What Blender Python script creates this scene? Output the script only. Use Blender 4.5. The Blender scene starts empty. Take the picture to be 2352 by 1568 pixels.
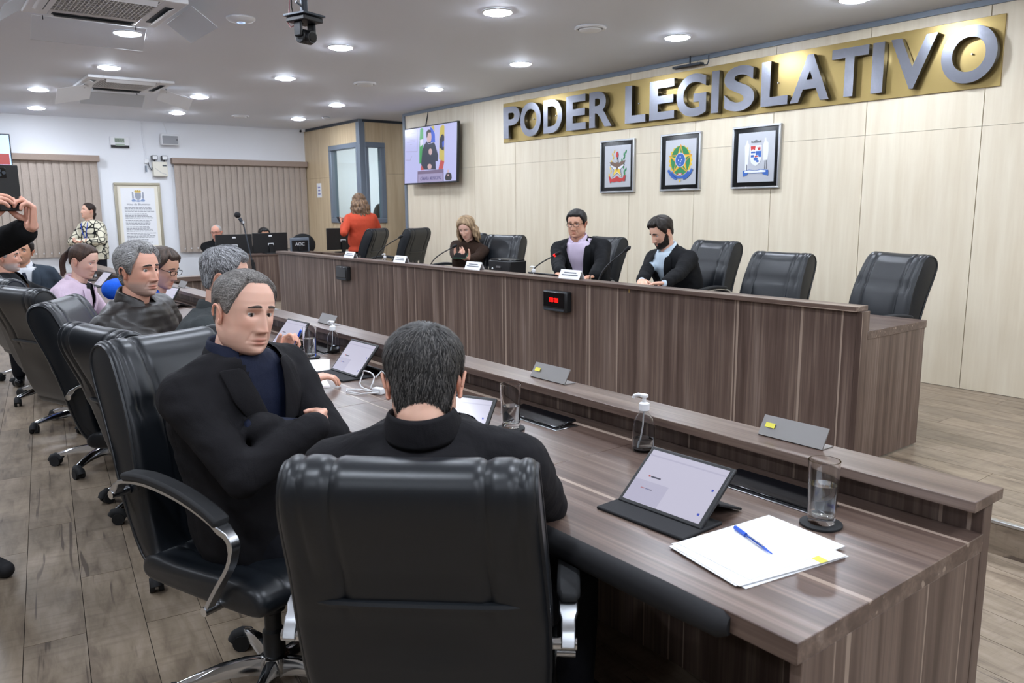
import bpy, bmesh, math, random
import numpy as np
from mathutils import Vector, Matrix, noise
from mathutils.bvhtree import BVHTree

random.seed(7); np.random.seed(7)
scene = bpy.context.scene
COL = scene.collection
R = math.radians

# ------------------------------------------------------------ camera, world, exposure
cam_d = bpy.data.cameras.new('camera'); cam = bpy.data.objects.new('camera', cam_d)
COL.objects.link(cam); scene.camera = cam
CAM_H = 1.49
def cam_axes(yaw, pitch, roll):
    f = Vector((-math.cos(yaw)*math.cos(pitch), math.sin(yaw)*math.cos(pitch), -math.sin(pitch)))
    r = f.cross(Vector((0, 0, 1))).normalized(); d = f.cross(r)
    c, s = math.cos(roll), math.sin(roll)
    return c*r + s*d, -s*r + c*d, f
_r, _d, _f = cam_axes(R(37.658), R(9.553), R(0.508))
cam.matrix_world = Matrix(((_r.x, -_d.x, -_f.x, 0), (_r.y, -_d.y, -_f.y, 0), (_r.z, -_d.z, -_f.z, CAM_H), (0, 0, 0, 1)))
cam_d.sensor_width = 36.0; cam_d.lens = 36.0*1813.34/2352
cam_d.clip_start = 0.05; cam_d.clip_end = 100
cam_d.dof.use_dof = True; cam_d.dof.focus_distance = 2.9; cam_d.dof.aperture_fstop = 6.3

w = bpy.data.worlds.new('world'); scene.world = w; w.use_nodes = True
w.node_tree.nodes['Background'].inputs[0].default_value = (0.75, 0.8, 0.9, 1)
w.node_tree.nodes['Background'].inputs[1].default_value = 0.25
vs = scene.view_settings
vs.view_transform = 'Standard'; vs.look = 'None'; vs.gamma = 1.0; vs.use_curve_mapping = False
vs.exposure = 0.0
LAMP_STRENGTH = 220.0

# ------------------------------------------------------------ helpers
def srgb(h):
    h = h.lstrip('#'); out = []
    for i in (0, 2, 4):
        c = int(h[i:i+2], 16)/255
        out.append(c/12.92 if c <= .04045 else ((c+.055)/1.055)**2.4)
    return tuple(out) + (1.0,)

def tag(o, label=None, cat=None, group=None, kind=None):
    if label: o['label'] = label
    if cat: o['category'] = cat
    if group: o['group'] = group
    if kind: o['kind'] = kind
    return o

def empty(name, loc=(0, 0, 0), rz=0.0, label=None, cat=None, group=None):
    o = bpy.data.objects.new(name, None); COL.objects.link(o)
    o.location = loc; o.rotation_euler = (0, 0, rz); o.empty_display_size = .1
    return tag(o, label, cat, group)

def link_mesh(name, me, mat=None, parent=None):
    o = bpy.data.objects.new(name, me); COL.objects.link(o)
    if mat is not None and not me.materials: me.materials.append(mat)
    if parent is not None: o.parent = parent
    return o

class MB:
    def __init__(s): s.v = []; s.f = []
    def add(s, v, f):
        n = len(s.v); s.v += [tuple(p) for p in v]; s.f += [tuple(i+n for i in q) for q in f]; return s
    def bb(s, x0, x1, y0, y1, z0, z1):
        v = [(x, y, z) for z in (z0, z1) for y in (y0, y1) for x in (x0, x1)]
        return s.add(v, [(0,2,3,1),(4,5,7,6),(0,1,5,4),(2,6,7,3),(0,4,6,2),(1,3,7,5)])
    def box(s, c, size, rot=None):
        hx, hy, hz = [k/2 for k in size]
        v = [Vector((x, y, z)) for z in (-hz, hz) for y in (-hy, hy) for x in (-hx, hx)]
        if rot is not None: v = [rot @ p for p in v]
        v = [p+Vector(c) for p in v]
        return s.add(v, [(0,2,3,1),(4,5,7,6),(0,1,5,4),(2,6,7,3),(0,4,6,2),(1,3,7,5)])
    def tube(s, pts, rad, n=10, caps=True, squash=None):
        pts = [Vector(p) for p in pts]
        if not hasattr(rad, '__len__'): rad = [rad]*len(pts)
        rings = []; prev = None
        for i, p in enumerate(pts):
            t = (pts[min(i+1, len(pts)-1)]-pts[max(i-1, 0)]).normalized()
            if prev is None:
                a = Vector((0, 0, 1)) if abs(t.z) < .9 else Vector((0, 1, 0))
                u = (a - t*a.dot(t)).normalized()
            else:
                u = prev - t*prev.dot(t)
                u = u.normalized() if u.length > 1e-6 else t.orthogonal().normalized()
            prev = u; w2 = t.cross(u)
            sq = squash if squash else 1.0
            rings.append([p + (u*math.cos(2*math.pi*k/n)*sq + w2*math.sin(2*math.pi*k/n))*rad[i] for k in range(n)])
        return s.loft(rings, caps)
    def loft(s, rings, caps=True, closed=True):
        n = len(rings[0]); v = [p for r in rings for p in r]; f = []
        for i in range(len(rings)-1):
            for k in range(n if closed else n-1):
                a = i*n+k; b = i*n+(k+1) % n
                f.append((a, b, b+n, a+n))
        if caps:
            f.append(tuple(range(n-1, -1, -1))); f.append(tuple((len(rings)-1)*n+k for k in range(n)))
        return s.add(v, f)
    def cyl(s, p0, p1, r0, r1=None, n=20, caps=True):
        return s.tube([p0, p1], [r0, r0 if r1 is None else r1], n, caps)
    def lathe(s, prof, c=(0, 0, 0), n=24, caps=True):
        rings = [[(c[0]+r*math.cos(2*math.pi*k/n), c[1]+r*math.sin(2*math.pi*k/n), c[2]+z) for k in range(n)] for r, z in prof]
        return s.loft(rings, caps)
    def ball(s, c, r, n=14, m=9, sc=(1, 1, 1)):
        prof = [(max(1e-4, math.sin(math.pi*i/m))*r, -math.cos(math.pi*i/m)*r) for i in range(m+1)]
        rings = [[(c[0]+q*math.cos(2*math.pi*k/n)*sc[0], c[1]+q*math.sin(2*math.pi*k/n)*sc[1], c[2]+z*sc[2]) for k in range(n)] for q, z in prof]
        return s.loft(rings, True)
    def prism(s, poly, fn, h):
        """poly: 2d points; fn(u,v,w)->xyz; extruded w from 0 to h"""
        n = len(poly); v = [fn(a, b, 0) for a, b in poly]+[fn(a, b, h) for a, b in poly]
        f = [tuple(range(n-1, -1, -1)), tuple(range(n, 2*n))]+[(k, (k+1) % n, n+(k+1) % n, n+k) for k in range(n)]
        return s.add(v, f)
    def mesh(s, name):
        me = bpy.data.meshes.new(name); me.from_pydata([tuple(p) for p in s.v], [], s.f); me.validate()
        bm = bmesh.new(); bm.from_mesh(me); bmesh.ops.recalc_face_normals(bm, faces=bm.faces); bm.to_mesh(me); bm.free()
        return me
    def build(s, name, mat, parent=None, bevel=0, seg=2, ang=35, smooth=True):
        me = s.mesh(name)
        if smooth:
            me.shade_smooth(); me.set_sharp_from_angle(angle=R(ang))
        o = link_mesh(name, me, mat, parent)
        if bevel:
            m = o.modifiers.new('bevel', 'BEVEL'); m.width = bevel; m.segments = seg; m.limit_method = 'ANGLE'; m.angle_limit = R(40)
            m.harden_normals = False
        return o

def copy_tree(o, parent=None):
    c = o.copy(); COL.objects.link(c); c.parent = parent
    for ch in [x for x in bpy.data.objects if x.parent is o]: copy_tree(ch, c)
    return c

# ------------------------------------------------------------ materials
MATS = {}
def mat(name, color=(.5, .5, .5, 1), rough=.5, metal=0.0, spec=.5, **kw):
    if isinstance(color, str): color = srgb(color)
    m = bpy.data.materials.new(name); m.use_nodes = True
    b = m.node_tree.nodes['Principled BSDF']
    b.inputs['Base Color'].default_value = color; b.inputs['Roughness'].default_value = rough
    b.inputs['Metallic'].default_value = metal; b.inputs['Specular IOR Level'].default_value = spec
    for k, v in kw.items():
        b.inputs[k.replace('_', ' ')].default_value = v
    MATS[name] = m
    return m

class NT:
    def __init__(s, m): s.t = m.node_tree; s.b = s.t.nodes['Principled BSDF']
    def n(s, typ, **kw):
        nd = s.t.nodes.new(typ)
        for k, v in kw.items():
            if k in nd.inputs.keys(): nd.inputs[k].default_value = v
            else: setattr(nd, k, v)
        return nd
    def l(s, a, b): s.t.links.new(a, b)
    def coords(s, scale=(1, 1, 1), kind='Object', rot=(0, 0, 0)):
        tc = s.n('ShaderNodeTexCoord'); mp = s.n('ShaderNodeMapping')
        mp.inputs['Scale'].default_value = scale; mp.inputs['Rotation'].default_value = rot
        s.l(tc.outputs[kind], mp.inputs['Vector']); return mp.outputs['Vector']
    def noise(s, vec, scale, detail=3, rough=.5, dist=0):
        nd = s.n('ShaderNodeTexNoise'); nd.inputs['Scale'].default_value = scale; nd.inputs['Detail'].default_value = detail
        nd.inputs['Roughness'].default_value = rough; nd.inputs['Distortion'].default_value = dist
        s.l(vec, nd.inputs['Vector']); return nd.outputs['Fac']
    def ramp(s, fac, stops):
        r = s.n('ShaderNodeValToRGB'); e = r.color_ramp.elements
        while len(e) < len(stops): e.new(.5)
        for k, (p, c) in enumerate(stops):
            e[k].position = p; e[k].color = srgb(c) if isinstance(c, str) else c
        s.l(fac, r.inputs['Fac']); return r.outputs['Color']
    def mix(s, fac, a, b, mode='MIX'):
        m = s.n('ShaderNodeMix', data_type='RGBA', blend_type=mode)
        for sock, val in ((m.inputs[0], fac), (m.inputs[6], a), (m.inputs[7], b)):
            if hasattr(val, 'links'): s.l(val, sock)
            else: sock.default_value = val
        return m.outputs[2]
    def math(s, op, a, b=None):
        m = s.n('ShaderNodeMath', operation=op)
        for sock, val in ((m.inputs[0], a), (m.inputs[1], b)):
            if val is None: continue
            if hasattr(val, 'links'): s.l(val, sock)
            else: sock.default_value = val
        return m.outputs[0]
    def bump(s, h, strength=.2, dist=.002):
        b = s.n('ShaderNodeBump'); b.inputs['Strength'].default_value = strength; b.inputs['Distance'].default_value = dist
        s.l(h, b.inputs['Height']); s.l(b.outputs['Normal'], s.b.inputs['Normal'])
    def base(s, c): s.l(c, s.b.inputs['Base Color'])

def wood_mat(name, grain, rough=.42, tint=1.0):
    m = mat(name, rough=rough); t = NT(m)
    sc = {'x': (.35, 9, 9), 'y': (9, .35, 9), 'z': (9, 9, .35)}[grain]
    v = t.coords(sc)
    a = t.noise(v, 2.2, 4, .6, .3); c = t.ramp(a, [(.28, '#483830'), (.46, '#65534a'), (.56, '#766459'), (.72, '#8c7b71')])
    v2 = t.coords(tuple(k*4 if k > 1 else k*.7 for k in sc)); b = t.noise(v2, 3, 2, .5)
    c = t.mix(t.ramp(b, [(.35, (0, 0, 0, 1)), (.65, (1, 1, 1, 1))]), c, t.mix(.55, c, srgb('#4b3b35')), 'MIX')
    v3 = t.coords(tuple(k*2.3 if k > 1 else k*.3 for k in sc)); d = t.noise(v3, 1.7, 1, .4)
    line = t.ramp(d, [(.0, (0, 0, 0, 1)), (.685, (0, 0, 0, 1)), (.70, (1, 1, 1, 1))])
    c = t.mix(line, c, srgb('#9d8b7d'))
    t.base(c); t.bump(b, .08, .001)
    return m
wood_mat('wood_upright', 'z'); wood_mat('wood_along', 'x', .3); wood_mat('wood_across', 'y', .33)

def panel_mat(name, base, dark):
    m = mat(name, rough=.38); t = NT(m)
    v = t.coords((7, 7, .5)); a = t.noise(v, 2.5, 4, .55, .2)
    v2 = t.coords((40, 40, 2)); b = t.noise(v2, 2, 2)
    c = t.ramp(a, [(.3, dark), (.7, base)])
    c = t.mix(t.math('MULTIPLY', b, .25), c, srgb(dark)); t.base(c)
    return m
panel_mat('maple_panel', '#ede3cd', '#dfd2b9'); panel_mat('booth_panel', '#dcc8a6', '#c8b08c')
mat('joint_gap', '#6a6258', .8)
mat('grey_trim', '#7d8793', .45, .2); mat('dark_trim', '#3f454d', .5, .3)
mat('aluminium', '#c9ccd0', .28, 1.0); mat('brushed_steel', '#a9abb0', .3, 1.0); mat('chrome', '#d9dce0', .12, 1.0)
mat('white_paint', '#eceef2', .6); mat('taupe_paint', '#8f877e', .7)
def ceil_m():
    m = mat('ceiling_paint', '#e9edf5', .7); t = NT(m); a = t.noise(t.coords((1, 1, 1)), 220, 2); t.bump(a, .15, .001)
ceil_m()
def plank_m():
    m = mat('floor_plank', rough=.36); t = NT(m)
    oi = t.n('ShaderNodeObjectInfo'); ge = t.n('ShaderNodeNewGeometry')
    rnd = t.math('FRACT', t.math('ADD', oi.outputs['Random'], t.math('MULTIPLY', ge.outputs['Random Per Island'], 3.7)))
    ob = t.n('ShaderNodeNewGeometry'); vr = t.n('ShaderNodeVectorRotate', rotation_type='Z_AXIS'); vr.inputs['Angle'].default_value = R(7.3)
    t.l(ob.outputs['Position'], vr.inputs['Vector'])
    off = t.n('ShaderNodeVectorMath', operation='ADD'); t.l(vr.outputs[0], off.inputs[0])
    cb = t.n('ShaderNodeCombineXYZ'); t.l(t.math('MULTIPLY', rnd, 9.0), cb.inputs[0]); t.l(t.math('MULTIPLY', rnd, 5.0), cb.inputs[2]); t.l(cb.outputs[0], off.inputs[1])
    def mapped(sc):
        mp = t.n('ShaderNodeMapping'); mp.inputs['Scale'].default_value = sc; t.l(off.outputs[0], mp.inputs['Vector']); return mp.outputs[0]
    a = t.noise(mapped((2.2, 9, 9)), 2.0, 4, .6, .4)
    c = t.ramp(a, [(.28, '#6f6153'), (.5, '#90816f'), (.75, '#a39383')])
    cross = t.noise(mapped((26, 3, 3)), 1.6, 3, .6)
    c = t.mix(t.ramp(cross, [(.5, (0, 0, 0, 1)), (.8, (.55, .55, .55, 1))]), c, srgb('#6d5f53'))
    crack = t.noise(mapped((1.3, 22, 22)), 1.4, 2, .5, .6)
    c = t.mix(t.ramp(crack, [(.0, (0, 0, 0, 1)), (.64, (0, 0, 0, 1)), (.70, (.75, .75, .75, 1))]), c, srgb('#4c4039'))
    tone = t.ramp(rnd, [(0, (.86, .86, .86, 1)), (1, (1.06, 1.05, 1.03, 1))])
    c = t.mix(1.0, c, tone, 'MULTIPLY'); t.base(c); t.bump(crack, .1, .001)
plank_m()
mat('floor_base', '#3a332c', .9)
def leather_m():
    m = mat('black_leather', '#14181d', .37, spec=.5); t = NT(m); v = t.coords()
    a = t.noise(v, 260, 2); b = t.noise(v, 14, 3, .5)
    h = t.math('ADD', t.math('MULTIPLY', a, .3), t.math('MULTIPLY', b, .7)); t.bump(h, .10, .003)
leather_m()
mat('black_plastic', '#17181a', .42); mat('black_gloss', '#0c0d10', .12); mat('black_matte', '#131316', .8)
mat('dark_screen', '#0d0f12', .18)
def fabric_m(name, base, dark, sc=900):
    m = mat(name, rough=.9, spec=.2); t = NT(m); v = t.coords((1, 1, .25))
    a = t.noise(v, sc, 2); b = t.noise(t.coords((6, 6, 1)), 6, 3)
    c = t.mix(a, srgb(dark), srgb(base)); c = t.mix(t.math('MULTIPLY', b, .35), c, srgb(dark)); t.base(c)
fabric_m('blind_fabric', '#c6b9ad', '#a2958a', 160); fabric_m('valance_fabric', '#b09e90', '#94837a', 160)
def emis(name, color, s):
    m = mat(name, color, .5); b = m.node_tree.nodes['Principled BSDF']
    b.inputs['Emission Color'].default_value = srgb(color) if isinstance(color, str) else color
    b.inputs['Emission Strength'].default_value = s; return m
emis('lamp_glow', '#e8f1ff', LAMP_STRENGTH)
emis('led_red', '#ff1a14', 1.3)
mat('gold_plate', '#a58f59', .32, .6)
def glassm(name, color='#ffffff', rough=0.0, ior=1.45):
    return mat(name, color, rough, spec=.5, Transmission_Weight=1.0, IOR=ior)
glassm('clear_glass'); glassm('water', '#f4fbff', 0, 1.33); glassm('clear_plastic', '#f6f8fa', .06, 1.2)
def pane_m():
    m = bpy.data.materials.new('window_pane'); m.use_nodes = True; nt = m.node_tree; MATS['window_pane'] = m
    for n in list(nt.nodes):
        if n.type != 'OUTPUT_MATERIAL': nt.nodes.remove(n)
    o = [n for n in nt.nodes if n.type == 'OUTPUT_MATERIAL'][0]
    tr = nt.nodes.new('ShaderNodeBsdfTransparent'); gl = nt.nodes.new('ShaderNodeBsdfGlossy'); gl.inputs['Roughness'].default_value = .02
    fr = nt.nodes.new('ShaderNodeValue'); fr.outputs[0].default_value = .07; mx = nt.nodes.new('ShaderNodeMixShader')
    tr.inputs['Color'].default_value = (.9, .96, .95, 1)
    nt.links.new(fr.outputs[0], mx.inputs[0]); nt.links.new(tr.outputs[0], mx.inputs[1]); nt.links.new(gl.outputs[0], mx.inputs[2]); nt.links.new(mx.outputs[0], o.inputs['Surface'])
pane_m()
mat('paper', '#f3f4f6', .8); mat('paper_cream', '#f1ebda', .8); mat('ink', '#6d7078', .8); mat('white_plastic', '#e9eaec', .4)
mat('blue_plastic', '#1f57c8', .3); mat('yellow_mark', '#e6dc57', .7); mat('rubber', '#1b1c1e', .75)

ROOM_Z = 2.872; STAGE = .15; STAGE_Y = 3.603; WALL_Y = 6.09; BACK_X = -13.44; FRONT_X = 3.6; LEFT_Y = -3.4
# ------------------------------------------------------------ structure: floors
def clip_poly(poly, x0, x1, y0, y1):
    for ax, val, sg in ((0, x0, 1), (0, x1, -1), (1, y0, 1), (1, y1, -1)):
        out = []
        for i in range(len(poly)):
            a, b = poly[i], poly[(i+1) % len(poly)]
            da, db = sg*(a[ax]-val), sg*(b[ax]-val)
            if da >= 0: out.append(a)
            if da*db < 0:
                t = da/(da-db); out.append((a[0]+(b[0]-a[0])*t, a[1]+(b[1]-a[1])*t))
        poly = out
        if len(poly) < 3: return []
    return poly
def project(p):
    v = Vector(p)-Vector((0, 0, CAM_H)); z = v.dot(_f)
    if z < .1: return None
    return 1176+1813.34*v.dot(_r)/z, 784+1813.34*v.dot(_d)/z, z
def floor_set(parent, z, rect, ang, matname, limit):
    a = R(ang); d = (-math.cos(a), math.sin(a)); n = (math.sin(a), math.cos(a))
    rows = []; W = .193; L = 1.2
    x0, x1, y0, y1 = rect
    rng = random.Random(3)
    pieces = []
    for k in range(-45, 50):
        off = rng.random()*L if k not in (0, -1) else (3.545 if k == 0 else 3.047)
        for j in range(-18, 22):
            s0 = off+j*L; g = .0012
            loc = [(s0+g, k*W+g), (s0+L-g, k*W+g), (s0+L-g, (k+1)*W-g), (s0+g, (k+1)*W-g)]
            poly = [(d[0]*s+n[0]*t, d[1]*s+n[1]*t) for s, t in loc]
            c = clip_poly(poly, x0, x1, y0, y1)
            if len(c) < 3: continue
            area = abs(sum(c[i][0]*c[(i+1) % len(c)][1]-c[(i+1) % len(c)][0]*c[i][1] for i in range(len(c))))/2
            if area < .002: continue
            cx = sum(p[0] for p in c)/len(c); cy = sum(p[1] for p in c)/len(c)
            pr = project((cx, cy, z)); vis = 0
            if pr and -60 < pr[0] < 2412 and -60 < pr[1] < 1650: vis = area/pr[2]**2
            pieces.append((vis, c, (cx, cy), area > W*L*.97))
    pieces.sort(key=lambda q: -q[0])
    full = None; rest = MB()
    for i, (vis, c, ctr, is_full) in enumerate(pieces):
        if i < limit and vis > 0:
            if is_full:
                if full is None:
                    m = MB(); m.prism([(p[0]-ctr[0], p[1]-ctr[1]) for p in c], lambda u, v, w_: (u, v, w_-.006), .006); full = m.mesh('plank'); full.materials.append(MATS[matname])
                me = full
            else:
                m = MB(); m.prism([(p[0]-ctr[0], p[1]-ctr[1]) for p in c], lambda u, v, w_: (u, v, w_-.006), .006); me = m.mesh('plank'); me.materials.append(MATS[matname])
            o = link_mesh('plank', me, None, parent); o.location = (ctr[0], ctr[1], z)
        else:
            rest.prism(c, lambda u, v, w_: (u, v, z+w_-.006), .006)
    if rest.v:
        o = rest.build('plank_field', MATS[matname], parent, smooth=False); o['kind'] = 'stuff'

fl = MB().bb(LEFT_Y*0+BACK_X, FRONT_X, LEFT_Y, STAGE_Y, -.10, -.005).build('floor', MATS['floor_base'], smooth=False); tag(fl, kind='structure')
floor_set(fl, 0.0, (BACK_X, FRONT_X, LEFT_Y, STAGE_Y), 7.3, 'floor_plank', 290)
st = MB().bb(BACK_X, FRONT_X, STAGE_Y+.012, 9.0, -.10, STAGE-.005).build('floor', MATS['floor_base'], smooth=False); tag(st, kind='structure')
floor_set(st, STAGE, (BACK_X, FRONT_X, STAGE_Y+.012, 9.0), 0.0, 'floor_plank', 160)
ri = MB().bb(BACK_X, FRONT_X, STAGE_Y, STAGE_Y+.012, 0, STAGE-.004).build('trim_1', MATS['floor_plank'], smooth=False); tag(ri, 'plank-clad riser of the low stage step', kind='structure')
sn = MB().bb(BACK_X, FRONT_X, STAGE_Y-.006, STAGE_Y+.022, STAGE-.012, STAGE+.003).build('trim_2', MATS['aluminium'], bevel=.003); tag(sn, 'thin aluminium nosing strip along the stage edge', kind='structure')

# ------------------------------------------------------------ ceiling and walls
c_ = MB().bb(BACK_X-.2, FRONT_X+.2, LEFT_Y-.2, 9.0, ROOM_Z, ROOM_Z+.1).build('ceiling', MATS['ceiling_paint'], smooth=False); tag(c_, kind='structure')
wb = MB().bb(BACK_X-.2, BACK_X, LEFT_Y-.2, 9.0, -.1, ROOM_Z).build('wall_back', MATS['white_paint'], smooth=False); tag(wb, kind='structure')
wl = MB().bb(BACK_X-.2, FRONT_X+.2, LEFT_Y-.2, LEFT_Y, -.1, ROOM_Z).build('wall_left', MATS['taupe_paint'], smooth=False); tag(wl, kind='structure')
wf = MB().bb(FRONT_X, FRONT_X+.2, LEFT_Y, 9.0, -.1, ROOM_Z).build('wall_front', MATS['taupe_paint'], smooth=False); tag(wf, kind='structure')
wr = MB().bb(-10.40, FRONT_X, WALL_Y+.02, WALL_Y+.14, STAGE, ROOM_Z).build('wall_right', MATS['joint_gap'], smooth=False); tag(wr, kind='structure')
joints = [-10.41, -9.52, -8.66, -7.79, -6.83, -5.876, -5.02, -4.172, -3.339, -2.489, -1.64, -.79, .06, .91, 1.76, 2.6, FRONT_X]
for i in range(len(joints)-1):
    a, b = joints[i], joints[i+1]; g = .003
    for z0, z1 in ((STAGE+.002, 2.03), (2.03, ROOM_Z)):
        MB().bb(a+g, b-g, WALL_Y, WALL_Y+.02, z0+.001, z1-.0015).build('panel', MATS['maple_panel'], wr, smooth=False)
tr = MB().bb(-10.43, FRONT_X, WALL_Y-.022, WALL_Y, 2.832, ROOM_Z-.001).build('trim_3', MATS['grey_trim']); tag(tr, 'grey metal strip along the top of the panel wall', kind='structure')
tp = MB().bb(-10.46, -10.402, WALL_Y-.02, WALL_Y+.16, STAGE, ROOM_Z-.002).build('trim_4', MATS['grey_trim'], bevel=.004); tag(tp, 'grey metal post at the end of the panel wall', kind='structure')
# booth: front wall y=BY, side wall x=BX
BY, BX = 5.82, -11.35
W0, W1, WZ0, WZ1 = -12.42, -11.45, 1.31, 2.50
bw = MB().bb(BACK_X, BX-.06, BY+.03, BY+.09, STAGE, STAGE+.02).build('wall_booth', MATS['joint_gap'], smooth=False); tag(bw, kind='structure')
def bpan(x0, x1, z0, z1): MB().bb(x0+.002, x1-.002, BY+.004, BY+.09, z0+.0015, z1-.0015).build('panel', MATS['booth_panel'], bw, smooth=False)
for x0, x1, z0, z1 in ((BACK_X, -12.92, STAGE, 2.03), (BACK_X, -12.92, 2.03, ROOM_Z), (-12.92, W0, STAGE, 2.03), (-12.92, W0, 2.03, ROOM_Z), (W0, W1, STAGE, WZ0), (W0, W1, WZ1, ROOM_Z), (W1, BX-.06, STAGE, ROOM_Z)):
    bpan(x0, x1, z0, z1)
bs = MB().bb(BX-.08, BX-.07, BY+.1, 8.9, STAGE, STAGE+.02).build('wall_booth', MATS['joint_gap'], smooth=False); tag(bs, kind='structure')
S0, S1 = 5.93, 6.22
for y0, y1, z0, z1 in ((BY+.09, S0, STAGE, ROOM_Z), (S0, S1, STAGE, WZ0), (S0, S1, WZ1, ROOM_Z), (S1, 7.1, STAGE, 2.05), (S1, 7.1, 2.05, ROOM_Z), (7.1, 8.9, STAGE, ROOM_Z)):
    MB().bb(BX-.08, BX, y0+.002, y1-.002, z0+.0015, z1-.0015).build('panel', MATS['booth_panel'], bs, smooth=False)
we = MB().bb(BACK_X, FRONT_X, 8.9, 9.0, -.1, ROOM_Z).build('wall_rear_corridor', MATS['white_paint'], smooth=False); tag(we, kind='structure')
post = MB().bb(BX-.10, BX+.012, BY-.012, BY+.09, STAGE, ROOM_Z-.001).build('trim_5', MATS['grey_trim'], bevel=.006); tag(post, 'grey corner post of the glazed booth', kind='structure')
t6 = MB().bb(BACK_X, BX, BY-.015, BY+.03, 2.832, ROOM_Z-.001).build('trim_6', MATS['dark_trim']); tag(t6, 'dark strip along the top of the booth front', kind='structure')
t7 = MB().bb(BX-.02, BX+.015, BY+.05, 8.9, 2.832, ROOM_Z-.001).build('trim_7', MATS['dark_trim']); tag(t7, 'dark strip along the top of the booth side', kind='structure')
def frame(nm, mk, lab):
    o = empty(nm); tag(o, lab, kind='structure')
    T = .075
    for a0, a1, z0, z1 in ((0, 1, WZ0-.02, WZ0+T), (0, 1, WZ1-T, WZ1+.02), (0, T, WZ0+T, WZ1-T), (1, T, WZ0+T, WZ1-T)):
        mk(a0, a1, z0, z1, o)
    return o
w1 = empty('window_1'); tag(w1, 'grey framed window in the booth front wall', kind='structure')
T = .07
for x0, x1, z0, z1 in ((W0-.03, W1+.02, WZ0-.03, WZ0+.05), (W0-.03, W1+.02, WZ1-.05, WZ1+.03), (W0-.03, W0+.06, WZ0+.05, WZ1-.05), (W1-.02, W1+.02, WZ0+.05, WZ1-.05)):
    MB().bb(x0, x1, BY-.02, BY+.095, z0, z1).build('window_frame', MATS['grey_trim'], w1, bevel=.008)
MB().bb(W0+.05, W1-.01, BY+.04, BY+.046, WZ0+.04, WZ1-.04).build('pane', MATS['window_pane'], w1, smooth=False)
w2 = empty('window_2'); tag(w2, 'narrow grey framed window in the booth side wall', kind='structure')
for y0, y1, z0, z1 in ((S0-.03, S1+.03, WZ0-.03, WZ0+.05), (S0-.03, S1+.03, WZ1-.05, WZ1+.03), (S0-.03, S0+.03, WZ0+.05, WZ1-.05), (S1-.05, S1+.03, WZ0+.05, WZ1-.05)):
    MB().bb(BX-.09, BX+.02, y0, y1, z0, z1).build('window_frame', MATS['grey_trim'], w2, bevel=.008)
MB().bb(BX-.045, BX-.04, S0+.02, S1-.04, WZ0+.04, WZ1-.04).build('pane', MATS['window_pane'], w2, smooth=False)
# inside the booth
bi = MB().bb(BACK_X, BX-.1, 8.2, 8.26, STAGE, ROOM_Z).build('wall_booth_interior', MATS['white_paint'], smooth=False); tag(bi, kind='structure')
ac = empty('wall_air_conditioner', (-12.35, 8.1, 2.3), 0, 'white split air conditioner high on the wall inside the glazed booth', 'air conditioner')
MB().bb(-.5, .5, -.15, .09, -.02, .26).build('housing', MATS['white_plastic'], ac, bevel=.03)
MB().bb(-.46, .46, -.165, -.14, .0, .05).build('louvre', MATS['grey_trim'], ac, bevel=.004)
pel = tag(MB().bb(BACK_X+.02, BX-.12, 8.02, 8.19, 2.05, 2.22).build('blind_box', MATS['valance_fabric'], bevel=.004), 'grey-brown blind box under the booth air conditioner', 'blind box')
bm_ = empty('monitor', (-12.0, 7.2, .9), 0, 'dark computer monitor seen through the narrow booth window', 'monitor')
MB().bb(-.28, .28, -.02, .02, .62, 1.0).build('screen', MATS['dark_screen'], bm_, bevel=.006)
MB().cyl((0, .03, .45), (0, .03, .65), .03).build('stand', MATS['black_plastic'], bm_)
MB().bb(-.12, .12, -.08, .12, .43, .455).build('base', MATS['black_plastic'], bm_, bevel=.004)
bd = empty('booth_desk', (-12.2, 7.15, STAGE), 0, 'plain white desk inside the glazed booth', 'desk')
MB().bb(-1.0, .7, -.35, .45, 1.15, 1.18).build('desk_top', MATS['white_plastic'], bd, bevel=.003)
for x in (-.95, .62): MB().bb(x, x+.05, -.3, .4, 0, 1.15).build('leg', MATS['white_plastic'], bd)
bc = empty('booth_chair', (-11.95, 6.45, STAGE), 0, 'dark round-backed chair inside the booth behind the orange jacket', 'chair')
MB().ball((0, 0, 1.18), .24, 18, 12, (1, .22, 1.1)).build('backrest', MATS['black_plastic'], bc)
MB().cyl((0, -.02, .5), (0, 0, 1.0), .03).build('back_post', MATS['black_plastic'], bc)
MB().lathe([(.22, .5), (.25, .53), (.25, .58), (.2, .6)], (0, -.2, 0)).build('seat', MATS['black_plastic'], bc)
MB().cyl((0, -.2, 0), (0, -.2, .5), .035).build('column', MATS['black_plastic'], bc)

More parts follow.
